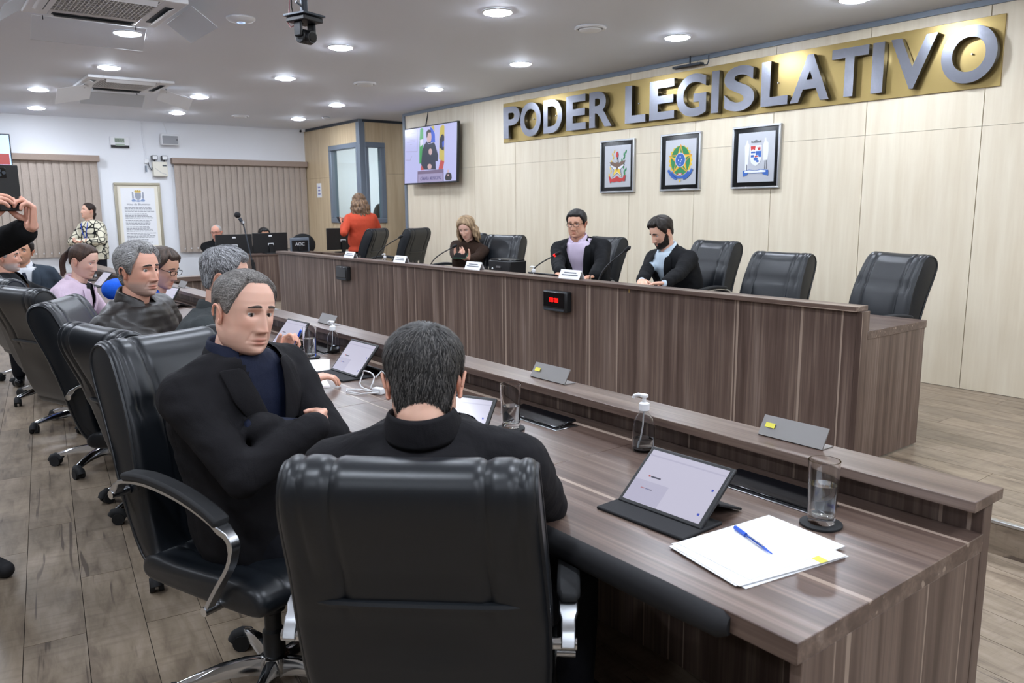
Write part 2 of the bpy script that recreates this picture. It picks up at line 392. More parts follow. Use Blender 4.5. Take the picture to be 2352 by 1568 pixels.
# ------------------------------------------------------------ vertical blinds and wall objects (back wall)
def blind(y0, y1, label, vy0, vy1):
    o = empty('vertical_blind', (BACK_X, (y0+y1)/2, 0), 0, label, 'blind', 'vertical blinds on the white wall')
    yc = (y0+y1)/2; n = int(round((y1-y0)/.098)); st_ = (y1-y0)/n
    m = MB(); hw = .053
    for k in range(4):
        pass
    rings = []
    for z in (.84, 2.26):
        rings.append([(-.004+.004*math.cos(u*2.2), u*hw, z) for u in (-1, -.5, 0, .5, 1)]+[(-.006+.004*math.cos(u*2.2), u*hw, z) for u in (1, .5, 0, -.5, -1)])
    me = MB().loft(rings, True).mesh('slat'); me.materials.append(MATS['blind_fabric'])
    for k in range(n):
        s = link_mesh('slat', me, None, o); s.location = (.062, y0+st_*(k+.5)-yc, 0); s.rotation_euler = (0, 0, R(9))
    m = MB()
    for k in range(n):
        m.box((.072, y0+st_*(k+.72)-yc, .90), (.004, .012, .022))
    m.build('weight_chain', MATS['white_plastic'], o)['kind'] = 'stuff'
    MB().bb(.0, .125, vy0-yc, vy1-yc, 2.235, 2.325).build('valance', MATS['valance_fabric'], o, bevel=.004)
    MB().bb(.02, .09, y0-yc, y1-yc, 2.25, 2.30).build('head_rail', MATS['white_plastic'], o)
    return o
blA = blind(3.60, 5.80, 'closed taupe vertical blind on the white wall next to the booth', 3.565, 5.81)
blind(-.35, 2.50, 'closed taupe vertical blind behind the woman in the patterned sweater', -.4, 2.53)
MB().tube([(.03, 3.57-4.7, 2.24), (.03, 3.565-4.7, 1.6), (.03, 3.56-4.7, 1.22)], .004, 6).build('pull_cord', MATS['white_plastic'], blA)
cg = tag(MB().bb(BACK_X, BACK_X+.01, 5.80, 5.815, STAGE, 2.25).build('trim_8', MATS['white_paint']), 'pale strip between blind and booth', kind='structure')

ck = empty('wall_clock', (BACK_X, 2.846, 2.535), 0, 'silver and black digital wall clock with a green-grey display', 'clock')
MB().bb(0, .03, -.132, .132, -.085, .085).build('case', MATS['white_plastic'], ck, bevel=.008)
MB().bb(.028, .034, -.130, .130, -.083, -.042).build('black_band', MATS['black_gloss'], ck)
mat('lcd', '#9aa894', .3)
MB().bb(.03, .036, -.07, .065, -.005, .062).build('display', MATS['lcd'], ck)
MB().bb(.03, .037, -.065, .065, -.05, -.02).build('display', MATS['lcd'], ck)
mat('lcd_dark', '#4c5a4c', .4)
def seg7(mb, ch, fn, w_, h_, t_):
    S = {'0': 'abcdef', '1': 'bc', '9': 'abcdfg', '5': 'acdfg', '4': 'bcfg', '8': 'abcdefg'}[ch]
    R_ = {'a': (0, h_, w_, h_), 'd': (0, 0, w_, 0), 'g': (0, h_/2, w_, h_/2), 'f': (0, h_/2, 0, h_), 'b': (w_, h_/2, w_, h_), 'e': (0, 0, 0, h_/2), 'c': (w_, 0, w_, h_/2)}
    for s in S:
        a, b, c2, d2 = R_[s]
        mb.prism([(min(a, c2)-t_/2, min(b, d2)-t_/2), (max(a, c2)+t_/2, min(b, d2)-t_/2), (max(a, c2)+t_/2, max(b, d2)+t_/2), (min(a, c2)-t_/2, max(b, d2)+t_/2)], fn, .0015)
m = MB()
for k in range(4):
    seg7(m, '0954'[k], (lambda kk: (lambda u, v, w_: (.036+w_, -.058+kk*.03+(.006 if kk > 1 else 0)+u, .008+v)))(k), .017, .042, .005)
m.build('digits', MATS['lcd_dark'], ck)

sp = empty('wall_speaker', (BACK_X, 3.55, 2.60), 0, 'grey box loudspeaker high on the white wall', 'speaker')
MB().loft([[(x, y*(.13 if x > .05 else .11), z*(.085 if x > .05 else .075)+ (.0 if x > .05 else .02)) for y, z in ((-1, -1), (1, -1), (1, 1), (-1, 1))] for x in (0, .06, .15)]).build('cabinet', MATS['white_plastic'], sp, bevel=.012)
mat('speaker_grille', '#9a9ca0', .7)
MB().bb(.145, .158, -.115, .115, -.07, .055).build('grille', MATS['speaker_grille'], sp, bevel=.006)
MB().bb(.157, .160, .09, .105, -.01, .005).build('badge', MATS['black_plastic'], sp)
cd = tag(MB().tube([(BACK_X+.012, 3.50, 2.87), (BACK_X+.012, 3.53, 2.78), (BACK_X+.012, 3.55, 2.69)], .006, 6).build('speaker_cable', MATS['white_plastic']), 'short cable from ceiling to the wall loudspeaker', 'cable')
con = tag(MB().tube([(BACK_X+.012, 3.175, 2.87), (BACK_X+.012, 3.18, 2.6), (BACK_X+.012, 3.20, 2.27)], .009, 6).build('conduit', MATS['white_paint']), 'thin white conduit down the wall to the emergency light', 'conduit')
em = empty('emergency_light', (BACK_X, 3.39, 2.13), 0, 'cream emergency light box with two swivel lamps', 'emergency light')
mat('cream_plastic', '#e4e0d2', .5)
MB().bb(0, .09, -.11, .105, -.095, .13).build('case', MATS['cream_plastic'], em, bevel=.01)
MB().bb(.089, .093, .03, .09, .06, .08).build('status_display', MATS['dark_trim'], em)
MB().tube([(.092, -.08+.16*k/12, .03-.09*math.sin(math.pi*.5*k/12)) for k in range(13)], .002, 5).build('moulded_arc', MATS['grey_trim'], em)
for y in (-.075, .07):
    MB().cyl((.05, y, .12), (.05, y, .16), .012).build('swivel', MATS['black_plastic'], em)
    h = MB().bb(.02, .10, y-.042, y+.042, .155, .225).build('lamp_head', MATS['black_plastic'], em, bevel=.008)
    MB().bb(.099, .103, y-.034, y+.034, .162, .216).build('lens', MATS['white_plastic'], h)
pl = empty('wall_socket', (BACK_X, 3.205, 2.2), 0, 'small switch box with a hanging plug left of the emergency light', 'socket')
MB().bb(0, .03, -.03, .04, .03, .1).build('box', MATS['white_plastic'], pl, bevel=.004)
MB().tube([(.03, .02, .05), (.05, .03, -.02), (.04, .06, -.07), (.03, .08, -.02)], .007, 6).build('cable', MATS['dark_trim'], pl)
MB().bb(.03, .05, -.03, -.005, -.1, .0).build('plug', MATS['grey_trim'], pl, bevel=.004)

# framed hymn poster
ps = empty('framed_poster', (BACK_X, 3.04, 1.42), 0, 'tall framed scroll with a crest and text lines on the white wall', 'poster')
mat('silver_frame', '#b7b09c', .4, .6)
for y0, y1, z0, z1 in ((-.335, .335, .475, .515), (-.335, .335, -.515, -.475), (-.335, -.295, -.475, .475), (.295, .335, -.475, .475)):
    f = MB().bb(0, .035, y0, y1, z0, z1).build('frame_rail', MATS['silver_frame'], ps, bevel=.008)
MB().bb(.005, .016, -.3, .3, -.48, .48).build('mount', MATS['paper_cream'], ps)
MB().bb(.016, .018, -.245, .245, -.45, .435).build('sheet', MATS['paper'], ps)
mat('crest_gold', '#d7b75c', .6); mat('crest_blue', '#8fa3c9', .6); mat('crest_grey', '#a3a8b4', .6)
def flat(mb, poly, x=.0185, h=.0008): mb.prism(poly, lambda u, v, w_: (x+w_, u, v), h)
m = MB(); flat(m, [(-.05, .385), (-.03, .405), (-.015, .39), (0, .41), (.015, .39), (.03, .405), (.05, .385), (.04, .365), (-.04, .365)]); m.build('crest_crown', MATS['crest_gold'], ps)
m = MB(); flat(m, [(-.045, .36), (.045, .36), (.045, .30), (.03, .265), (0, .25), (-.03, .265), (-.045, .30)])
flat(m, [(-.085, .37), (-.065, .375), (-.06, .28), (-.085, .27)]); flat(m, [(.065, .375), (.085, .37), (.085, .27), (.06, .28)]); m.build('crest_shield', MATS['crest_grey'], ps)
m = MB(); flat(m, [(-.1, .245), (-.07, .275), (-.03, .245), (0, .25), (.03, .245), (.07, .275), (.1, .245), (.085, .225), (.03, .23), (0, .222), (-.03, .23), (-.085, .225)]); m.build('crest_ribbon', MATS['crest_blue'], ps)
m = MB(); z = .135; rr = random.Random(5)
for blk in (4, 4, 4, 4, 4, 3):
    for k in range(blk):
        y = -.205
        L = rr.uniform(.28, .40)
        while y < -.205+L:
            wd = rr.uniform(.018, .05); flat(m, [(y, z), (y+wd, z), (y+wd, z+.008), (y, z+.008)]); y += wd+.008
        z -= .0215
    z -= .014
m.build('verse_lines', MATS['ink'], ps)['kind'] = 'stuff'

def text_mesh(body, size, mtl, parent, loc, rot, extrude=.001, offset=0.0, name='lettering', align='CENTER', fit=None, bevel=0):
    cu = bpy.data.curves.new(name, 'FONT'); cu.body = body; cu.size = size; cu.extrude = extrude; cu.offset = offset
    cu.align_x = align; cu.align_y = 'CENTER'; cu.bevel_depth = bevel
    o = bpy.data.objects.new(name, cu); COL.objects.link(o)
    dg = bpy.context.evaluated_depsgraph_get(); me = bpy.data.meshes.new_from_object(o.evaluated_get(dg))
    bpy.data.objects.remove(o); bpy.data.curves.remove(cu)
    if fit:   # (width, height) of the letter box
        xs = [v.co.x for v in me.vertices]; ys = [v.co.y for v in me.vertices]
        sx = fit[0]/(max(xs)-min(xs)); sy = fit[1]/(max(ys)-min(ys)); cx = (max(xs)+min(xs))/2; cy = (max(ys)+min(ys))/2
        for v in me.vertices: v.co.x = (v.co.x-cx)*sx; v.co.y = (v.co.y-cy)*sy
    me.materials.clear(); me.materials.append(MATS[mtl]); me.name = name
    ob = link_mesh(name, me, None, parent); ob.location = loc; ob.rotation_euler = rot
    return ob
FACE_X = (R(90), 0, R(90))     # text on a wall facing +x
FACE_Y = (R(90), 0, 0)         # text on a wall facing -y
text_mesh('Hino de Blumenau', .045, 'ink', ps, (.0185, 0, .185), FACE_X)

nt_ = empty('paper_notice', (-12.91, BY+.002, 1.825), 0, 'small white paper notice taped to the booth front', 'notice')
MB().bb(-.09, .09, -.003, 0, -.12, .12).build('sheet', MATS['paper'], nt_)
mat('violet_ink', '#8f8fbe', .8); m = MB()
for zz, hw in ((.05, .045), (-.0, .04), (-.06, .05)): m.bb(-hw, hw, -.0042, -.003, zz-.012, zz+.012)
m.build('text_lines', MATS['violet_ink'], nt_)

# ------------------------------------------------------------ downlights
def downlight(x, y, label):
    o = empty('ceiling_downlight', (x, y, ROOM_Z), 0, label, 'ceiling light', 'round ceiling downlights')
    MB().lathe([(.098, -.001), (.112, -.002), (.112, -.008), (.104, -.012), (.098, -.008)], n=28, caps=False).build('rim', MATS['white_plastic'], o)
    MB().lathe([(.0975, -.002), (.0975, -.010), (.07, -.022), (.035, -.027), (.001, -.028)], n=28).build('diffuser', MATS['lamp_glow'], o)
ordn = ['nearest the camera', 'second from the camera', 'third from the camera', 'fourth from the camera', 'fifth from the camera', 'sixth from the camera', 'farthest from the camera']
rowA = [(-3.034, 5.296), (-4.551, 5.259), (-6.237, 4.95), (-8.076, 5.123), (-10.005, 4.82), (-11.818, 5.042)]
rowB = [(-4.737, 3.553), (-6.505, 3.19), (-8.309, 3.424), (-10.218, 3.108), (-12.022, 3.333)]
rowC = [(-6.95, 1.60), (-8.651, 1.799), (-10.616, 1.454), (-12.49, 1.662)]
rc = [(-6.55, 1.95)]
for k, (x, y) in enumerate(rowA): downlight(x, y, 'round downlight in the ceiling row along the lettered wall, '+ordn[k])
for k, (x, y) in enumerate(rowB): downlight(x, y, 'round downlight in the middle ceiling row, '+ordn[k])
for k, (x, y) in enumerate(rowC): downlight(x, y, 'round downlight in the ceiling row by the air conditioners, '+ordn[k])
out = [(-1.2, 5.2), (.7, 5.2), (2.5, 5.2), (-2.9, 3.4), (-1.0, 3.4), (.9, 3.4), (2.7, 3.4), (-4.9, 1.6), (-3.0, 1.7), (-1.1, 1.6), (.8, 1.6), (2.6, 1.6), (-12.4, -.2), (-10.5, -.2), (-8.6, -.2), (-6.7, -.2), (-4.8, -.2), (-2.9, -.2), (-1.0, -.2), (.9, -.2), (2.7, -.2), (-11.5, -2), (-8.5, -2), (-5.5, -2), (-2.5, -2), (.5, -2)]  # unseen lamps beyond the view, added to light the room
rowname = {5.2: 'beside the lettered wall', 3.4: 'in line with the middle row', 1.6: 'above the council desk', 1.7: 'above the council desk', -.2: 'over the aisle', -2: 'by the left wall'}
xs_ = sorted({x for x, y in out})
for k, (x, y) in enumerate(out):
    same = sorted((q_ for q_ in out if rowname[q_[1]] == rowname[y]), key=lambda q_: q_[0]); i_ = same.index((x, y))
    downlight(x, y, 'added downlight outside the picture %s, %s from the white end wall' % (rowname[y], ['first', 'second', 'third', 'fourth', 'fifth', 'sixth', 'seventh', 'eighth', 'ninth'][i_]))
downlight(-12.3, 6.9, 'round downlight inside the glazed booth'); downlight(-12.0, 7.8, 'second round downlight at the back of the glazed booth')
downlight(-10.9, 7.6, 'round downlight in the passage behind the panel wall')

def ceil_speaker(x, y, label):
    o = empty('ceiling_speaker', (x, y, ROOM_Z), 0, label, 'ceiling speaker', 'round ceiling speakers')
    MB().lathe([(.12, -.001), (.125, -.012), (.115, -.022), (.10, -.018), (.098, -.006)], n=28, caps=False).build('outer_ring', MATS['white_plastic'], o)
    MB().lathe([(.1, -.003), (.1, -.006), (.085, -.007)], n=28, caps=False).build('dark_gap', MATS['dark_trim'], o)
    MB().lathe([(.088, -.004), (.086, -.028), (.06, -.036), (.001, -.037)], n=28).build('cone_cover', MATS['white_plastic'], o)
ceil_speaker(-4.713, 4.432, 'round white ceiling vent above the sign lettering, nearest the camera')
ceil_speaker(-8.152, 4.273, 'round white ceiling vent in the middle of the ceiling')
ceil_speaker(-11.903, 4.187, 'round white ceiling vent far back near the white wall')
o = empty('wifi_access_point', (-5.963, 2.146, ROOM_Z), 0, 'round white wireless access point on the ceiling', 'access point')
MB().lathe([(.10, -.001), (.102, -.012), (.085, -.028), (.04, -.036), (.001, -.037)], n=32).build('dome', MATS['white_plastic'], o)
emis('soft_blue_led', '#bcd6ff', 1.2); MB().lathe([(.03, -.0365), (.028, -.0385), (.02, -.0385)], n=24, caps=False).build('led_ring', MATS['soft_blue_led'], o)
o = empty('smoke_detector', (-11.433, 5.314, ROOM_Z), 0, 'small white smoke detector near the booth corner', 'smoke detector')
MB().lathe([(.055, -.001), (.055, -.015), (.03, -.035), (.001, -.04)], n=20).build('housing', MATS['white_plastic'], o)
MB().lathe([(.06, 0), (.06, -.006), (.056, -.006)], n=20, caps=False).build('base', MATS['grey_trim'], o)
o = empty('corner_camera', (-13.30, 5.74, ROOM_Z), 0, 'tiny dark sensor in the corner where booth and white wall meet', 'sensor')
MB().bb(-.05, .05, -.03, .03, -.05, -.001).build('body', MATS['white_plastic'], o, bevel=.008); MB().cyl((.0, -.03, -.03), (.03, -.05, -.045), .018).build('lens', MATS['black_plastic'], o)

# ceiling cassette air conditioners with hanging deflectors
def cassette(cx, cy, label, half=.44, glare=False):
    o = empty('ceiling_air_conditioner', (cx, cy, ROOM_Z), 0, label, 'air conditioner', 'ceiling cassette air conditioners')
    h = half; i = half-.15
    for a, b in (((-h, h), (i, h)), ((-h, h), (-h, -i)), ((-h, -i), (-i, i)), ((i, h), (-i, i))):
        MB().bb(a[0], a[1], b[0], b[1], -.03, -.001).build('border', MATS['white_plastic'], o, bevel=.006)
    for s in (-1, 1):
        MB().bb(-i+.02, i-.02, s*(i+.07)-.028, s*(i+.07)+.028, -.034, -.028).build('air_slot', MATS['dark_trim'], o)
        MB().bb(s*(i+.07)-.028, s*(i+.07)+.028, -i+.02, i-.02, -.034, -.028).build('air_slot', MATS['dark_trim'], o)
        MB().box((0, s*(i+.085), -.042), (2*i-.06, .05, .004), Matrix.Rotation(R(28*s), 3, 'X')).build('flap', MATS['white_plastic'], o)
        MB().box((s*(i+.085), 0, -.042), (.05, 2*i-.06, .004), Matrix.Rotation(R(-28*s), 3, 'Y')).build('flap', MATS['white_plastic'], o)
    MB().bb(-i, i, -i, i, -.006, -.002).build('filter', MATS['black_matte'], o)
    m = MB(); n = 22
    for k in range(n+1): m.bb(-i, i, -i+2*i*k/n-.003, -i+2*i*k/n+.003, -.022, -.014)
    for k in range(10): m.bb(-i+2*i*k/9-.003, -i+2*i*k/9+.003, -i, i, -.024, -.013)
    m.build('grille', MATS['white_plastic'], o)
    return o
cassette(-6.10, 1.27, 'ceiling cassette air conditioner with dark grille nearest the camera', .43)
cassette(-9.62, 2.13, 'ceiling cassette air conditioner farther back with white hanging deflectors', .42)
def deflector(c, sx, sy, rot, label, mt='clear_plastic', posts=()):
    o = empty('air_deflector', c, 0, label, 'air deflector', 'air deflector plates under the ceiling units')
    e = MB().box((0, 0, 0), (sx, sy, .004), rot).build('plate', MATS[mt], o, bevel=.001)
    m = MB()
    for p in posts: m.cyl(p, (p[0], p[1], ROOM_Z-c[2]-.03), .004, n=6)
    if posts: m.build('bracket', MATS['dark_trim'], o)
mat('frost_plastic', '#dfe2e6', .25, Transmission_Weight=.45, IOR=1.25)
RX = lambda a: Matrix.Rotation(R(a), 3, 'X'); RYm = lambda a: Matrix.Rotation(R(a), 3, 'Y')
deflector((-6.62, 1.27, 2.765), .22, .74, RYm(-38), 'clear acrylic deflector sheet at the far side of the nearer air conditioner', 'clear_plastic', ((.06, -.3, .05), (.06, .3, .05)))
deflector((-5.98, 1.80, 2.775), .62, .2, RX(-35), 'frosted deflector plate at the right side of the nearer air conditioner', 'frost_plastic', ((-.2, -.06, .05), (.2, -.06, .05)))
deflector((-6.1, .74, 2.775), .62, .2, RX(35), 'frosted deflector plate at the left side of the nearer air conditioner', 'frost_plastic', ((-.2, .06, .05), (.2, .06, .05)))
deflector((-9.75, 1.66, 2.735), .26, .36, RYm(-30) @ RX(16), 'opaque white deflector plate at the left of the farther air conditioner', 'white_plastic', ((-.06, .1, .03), (.06, .1, .06)))
deflector((-9.65, 2.66, 2.735), .22, .34, RYm(-26) @ RX(-20), 'white deflector plate with a sticker right of the farther air conditioner', 'white_plastic', ((-.05, -.1, .03), (.05, -.1, .06)))
deflector((-10.2, 2.13, 2.76), .2, .66, RYm(-35), 'frosted deflector plate at the back of the farther air conditioner', 'frost_plastic', ((.06, -.25, .05), (.06, .25, .05)))

# ceiling-hung conference camera
o = empty('ceiling_camera', (-4.57, 2.02, 2.60), R(20), 'black robotic camera hanging upside down from a ceiling pole', 'camera')
MB().cyl((0, 0, .02), (0, 0, ROOM_Z-2.60), .022, n=16).build('pole', MATS['dark_trim'], o)
MB().cyl((0, -.022, .06), (0, -.06, .075), .008, n=10).build('clamp_screw', MATS['aluminium'], o)
MB().bb(-.085, .085, -.085, .085, .0, .012).build('mount_plate', MATS['dark_trim'], o, bevel=.002)
MB().bb(-.075, .075, -.075, .075, -.032, -.004).build('camera_base', MATS['black_plastic'], o, bevel=.006)
for s in (-1, 1): MB().bb(-.03, .03, s*.052-.009, s*.052+.009, -.115, -.03).build('yoke_arm', MATS['black_plastic'], o, bevel=.008)
h = MB().cyl((0, -.045, -.11), (0, .045, -.11), .04, n=24).build('tilt_head', MATS['black_plastic'], o, bevel=.006)
MB().cyl((.0, .0, -.11), (.06, .0, -.118), .036, .034, n=24).build('lens_barrel', MATS['black_plastic'], h)
MB().cyl((.058, .0, -.1178), (.063, .0, -.1184), .026, n=24).build('lens_glass', MATS['black_gloss'], h)
cb = MB(); cb.tube([(-.07, -.03, .28), (-.075, -.035, .12), (-.08, -.04, .04), (-.085, -.05, -.03), (-.075, -.04, -.055), (-.06, -.01, -.035), (-.05, 0, -.02)], .004, 6)
mat('red_cable', '#b98a8c', .5); cb.build('red_cable', MATS['red_cable'], o)
MB().tube([(-.065, -.03, .28), (-.07, -.03, .06), (-.065, -.02, .0), (-.04, -.02, -.045), (-.01, 0, -.03)], .0035, 6).build('black_cable', MATS['black_plastic'], o)
# ceiling bracket hook near the sign
o = empty('wall_bracket', (-5.05, WALL_Y-.05, 2.80), 0, 'dark metal bracket with a hook hanging by the ceiling above the lettering', 'bracket')
MB().cyl((0, -.02, ROOM_Z-2.80), (0, -.02, -.0), .008, n=10).build('stem', MATS['dark_trim'], o)
MB().bb(-.19, .14, -.05, .01, -.022, .0).build('bar', MATS['dark_trim'], o, bevel=.004)
MB().tube([(.13, -.02, -.005), (.17, -.02, -.03), (.20, -.02, -.03), (.215, -.02, .0), (.215, -.02, .05)], .006, 8).build('hook', MATS['dark_trim'], o)
# ------------------------------------------------------------ sign with standing letters
sg = empty('wall_sign', (-5.2, WALL_Y, 2.5235), 0, 'long gold plaque with raised steel letters PODER LEGISLATIVO', 'sign')
MB().bb(-2.81, 2.81, -.012, -.001, -.235, .235).build('plaque', MATS['gold_plate'], sg, bevel=.002)
LET = [('P', -7.928, -7.604), ('O', -7.595, -7.215), ('D', -7.167, -6.846), ('E', -6.776, -6.459), ('R', -6.403, -6.064), ('L', -5.875, -5.593), ('E', -5.541, -5.225), ('G', -5.197, -4.846), ('I', -4.788, -4.704), ('S', -4.647, -4.326), ('L', -4.259, -3.998), ('A', -3.973, -3.623), ('T', -3.612, -3.309), ('I', -3.278, -3.187), ('V', -3.14, -2.804), ('O', -2.769, -2.401)]
def letter_m():
    m = mat('letter_steel', '#7e8088', .26, 1.0); t = NT(m)
    a = t.noise(t.coords((2, 260, 260)), 3, 2); t.bump(a, .12, .001)
letter_m()
for ch, x0, x1 in LET:
    rnd = ch in 'OGS'
    text_mesh(ch, .5, 'letter_steel', sg, ((x0+x1)/2+5.2, -.052, 2.516-2.5235), FACE_Y, extrude=.024, offset=.015, name='letter', fit=(x1-x0, .385 if rnd else .368))
    MB().cyl(((x0+x1)/2+5.2, -.012, 0), ((x0+x1)/2+5.2, -.03, 0), .006, n=6).build('standoff', MATS['brushed_steel'], sg)

# ------------------------------------------------------------ three framed crests
for nm, c in (('c_red', '#c23b3b'), ('c_green', '#2f8a52'), ('c_yellow', '#e8c33f'), ('c_blue', '#3766b4'), ('c_grey', '#6e7076'), ('c_dark', '#4c4648'), ('c_white', '#e9ecf0'), ('c_orange', '#d98a3a'), ('c_brown', '#7a6255')):
    mat(nm, c, .5)
mat('mirror_plate', '#c9ccd2', .3, .55)
def crest(x, label, pieces):
    o = empty('framed_crest', (x, WALL_Y, 1.918), 0, label, 'framed crest', 'framed crests under the lettering')
    W_, H_ = .247, .272
    for a, b, c, d in ((-W_, W_, H_-.018, H_), (-W_, W_, -H_, -H_+.018), (-W_, -W_+.018, -H_+.018, H_-.018), (W_-.018, W_, -H_+.018, H_-.018)):
        MB().bb(a, b, -.032, -.001, c, d).build('frame_rail', MATS['aluminium'], o, bevel=.003)
    MB().bb(-W_+.017, W_-.017, -.012, -.002, -H_+.017, H_-.017).build('black_mat', MATS['black_gloss'], o)
    MB().bb(-W_+.058, W_-.058, -.016, -.012, -H_+.058, H_-.058).build('steel_plate', MATS['mirror_plate'], o)
    y = -.0162
    for k, (nm, mt, polys) in enumerate(pieces):
        m = MB()
        for p in polys:
            m.prism(p, lambda u, v, w_: (u, y-.0006*k-w_, v), .001)
            if len(polys) < 4: m.build(nm, MATS[mt], o, smooth=False); m = MB()
        if m.v: m.build(nm, MATS[mt], o, smooth=False)['kind'] = 'stuff'
def ell(cx, cy, rx, ry, n=28, a0=0, a1=360): return [(cx+rx*math.cos(R(a0+(a1-a0)*k/n)), cy+ry*math.sin(R(a0+(a1-a0)*k/n))) for k in range(n if a1-a0 >= 360 else n+1)]
def star(cx, cy, r, q=.42, n=5, rot=90): return [(cx+(r if k % 2 == 0 else r*q)*math.cos(R(rot+180*k/n)), cy+(r if k % 2 == 0 else r*q)*math.sin(R(rot+180*k/n))) for k in range(2*n)]
def arcband(cx, cy, r0, r1, a0, a1, n=14, sy=1): return [(cx+r1*math.cos(R(a0+(a1-a0)*k/n)), cy+sy*r1*math.sin(R(a0+(a1-a0)*k/n))) for k in range(n+1)]+[(cx+r0*math.cos(R(a1+(a0-a1)*k/n)), cy+sy*r0*math.sin(R(a1+(a0-a1)*k/n))) for k in range(n+1)]
def leaf(cx, cy, a, l, w_): 
    c, s = math.cos(R(a)), math.sin(R(a)); pts = [(0, 0), (.3*l, w_), (.7*l, .8*w_), (l, 0), (.7*l, -.8*w_), (.3*l, -w_)]
    return [(cx+u*c-v*s, cy+u*s+v*c) for u, v in pts]
crest((-6.281-5.782)/2, 'framed crest with star, eagle and red ribbon, leftmost of the three', [
    ('laurel', 'c_green', [leaf(.09+.02*math.sin(k), -.12+.03*k, 60+20*(k % 2)*2, .05, .012) for k in range(9)]),
    ('wheat', 'c_yellow', [leaf(-.11+.008*k, -.11+.035*k, 110-25*(k % 2)*2, .045, .009) for k in range(8)]),
    ('star_rim', 'c_dark', [star(0, -.02, .118, .45)]), ('star', 'c_white', [star(0, -.02, .108, .42)]),
    ('star_facets', 'c_yellow', [[(0, -.02), (.035, -.03), (.06, -.1), (.0, -.055)], [(0, -.02), (-.035, -.03), (-.06, -.1), (0, -.055)], [(0, -.02), (.04, .01), (.02, .0)]]),
    ('eagle', 'c_brown', [[(-.115, .045), (-.07, .05), (-.02, .03), (0, .05), (.02, .03), (.07, .055), (.12, .055), (.09, .02), (.05, .0), (.015, -.01), (0, -.045), (-.015, -.01), (-.05, 0), (-.085, .015)]]),
    ('mast', 'c_dark', [[(.0, .05), (.006, .05), (.003, .1), (-.003, .1)]]), ('cap', 'c_red', [[(-.016, .095), (.014, .095), (.016, .12), (.008, .15), (-.012, .145)]]),
    ('ribbon', 'c_red', [[(-.125, -.10), (-.1, -.105), (-.08, -.13), (-.04, -.12), (0, -.10), (.04, -.12), (.08, -.125), (.10, -.10), (.125, -.095), (.11, -.16), (.07, -.15), (.05, -.165), (0, -.155), (-.05, -.165), (-.08, -.155), (-.1, -.175)]])])
crest((-5.429-4.93)/2, 'framed crest with yellow star, blue disc and green wreath, middle of the three', [
    ('rays', 'c_yellow', [star(0, .015, .15, .88, 20)]),
    ('wreath', 'c_green', [ell(0, .015, .118, .14)]),
    ('star_rim', 'c_orange', [star(0, .02, .152, .42)]), ('star', 'c_yellow', [star(0, .02, .138, .40)]),
    ('star_shade', 'c_green', [[(0, .02), (0, .15), (.028, .06)], [(0, .02), (.12, .058), (.05, .0)], [(0, .02), (.08, -.085), (0, -.03)], [(0, .02), (-.075, -.085), (-.05, .0)], [(0, .02), (-.12, .06), (-.03, .06)]]),
    ('disc_rim', 'c_white', [ell(0, .02, .064, .068)]), ('disc', 'c_blue', [ell(0, .02, .059, .063)]),
    ('disc_stars', 'c_white', [star(x, y, .009) for x, y in ((0, .05), (0, -.02), (-.022, .018), (.018, .022), (.004, .005))]),
    ('sword_guard', 'c_red', [[(-.03, -.105), (.03, -.105), (.03, -.12), (-.03, -.12)]]), ('hilt', 'c_white', [[(-.018, -.108), (.018, -.108), (.018, -.117), (-.018, -.117)]]),
    ('ribbon', 'c_blue', [arcband(0, -.02, .118, .142, 215, 325, sy=.95), arcband(0, .0, .15, .175, 205, 255, sy=1.0), arcband(0, .0, .15, .175, 285, 335, sy=1.0)]),
    ('pommel', 'c_yellow', [[(-.01, -.165), (.01, -.165), (.007, -.19), (-.007, -.19)]])])
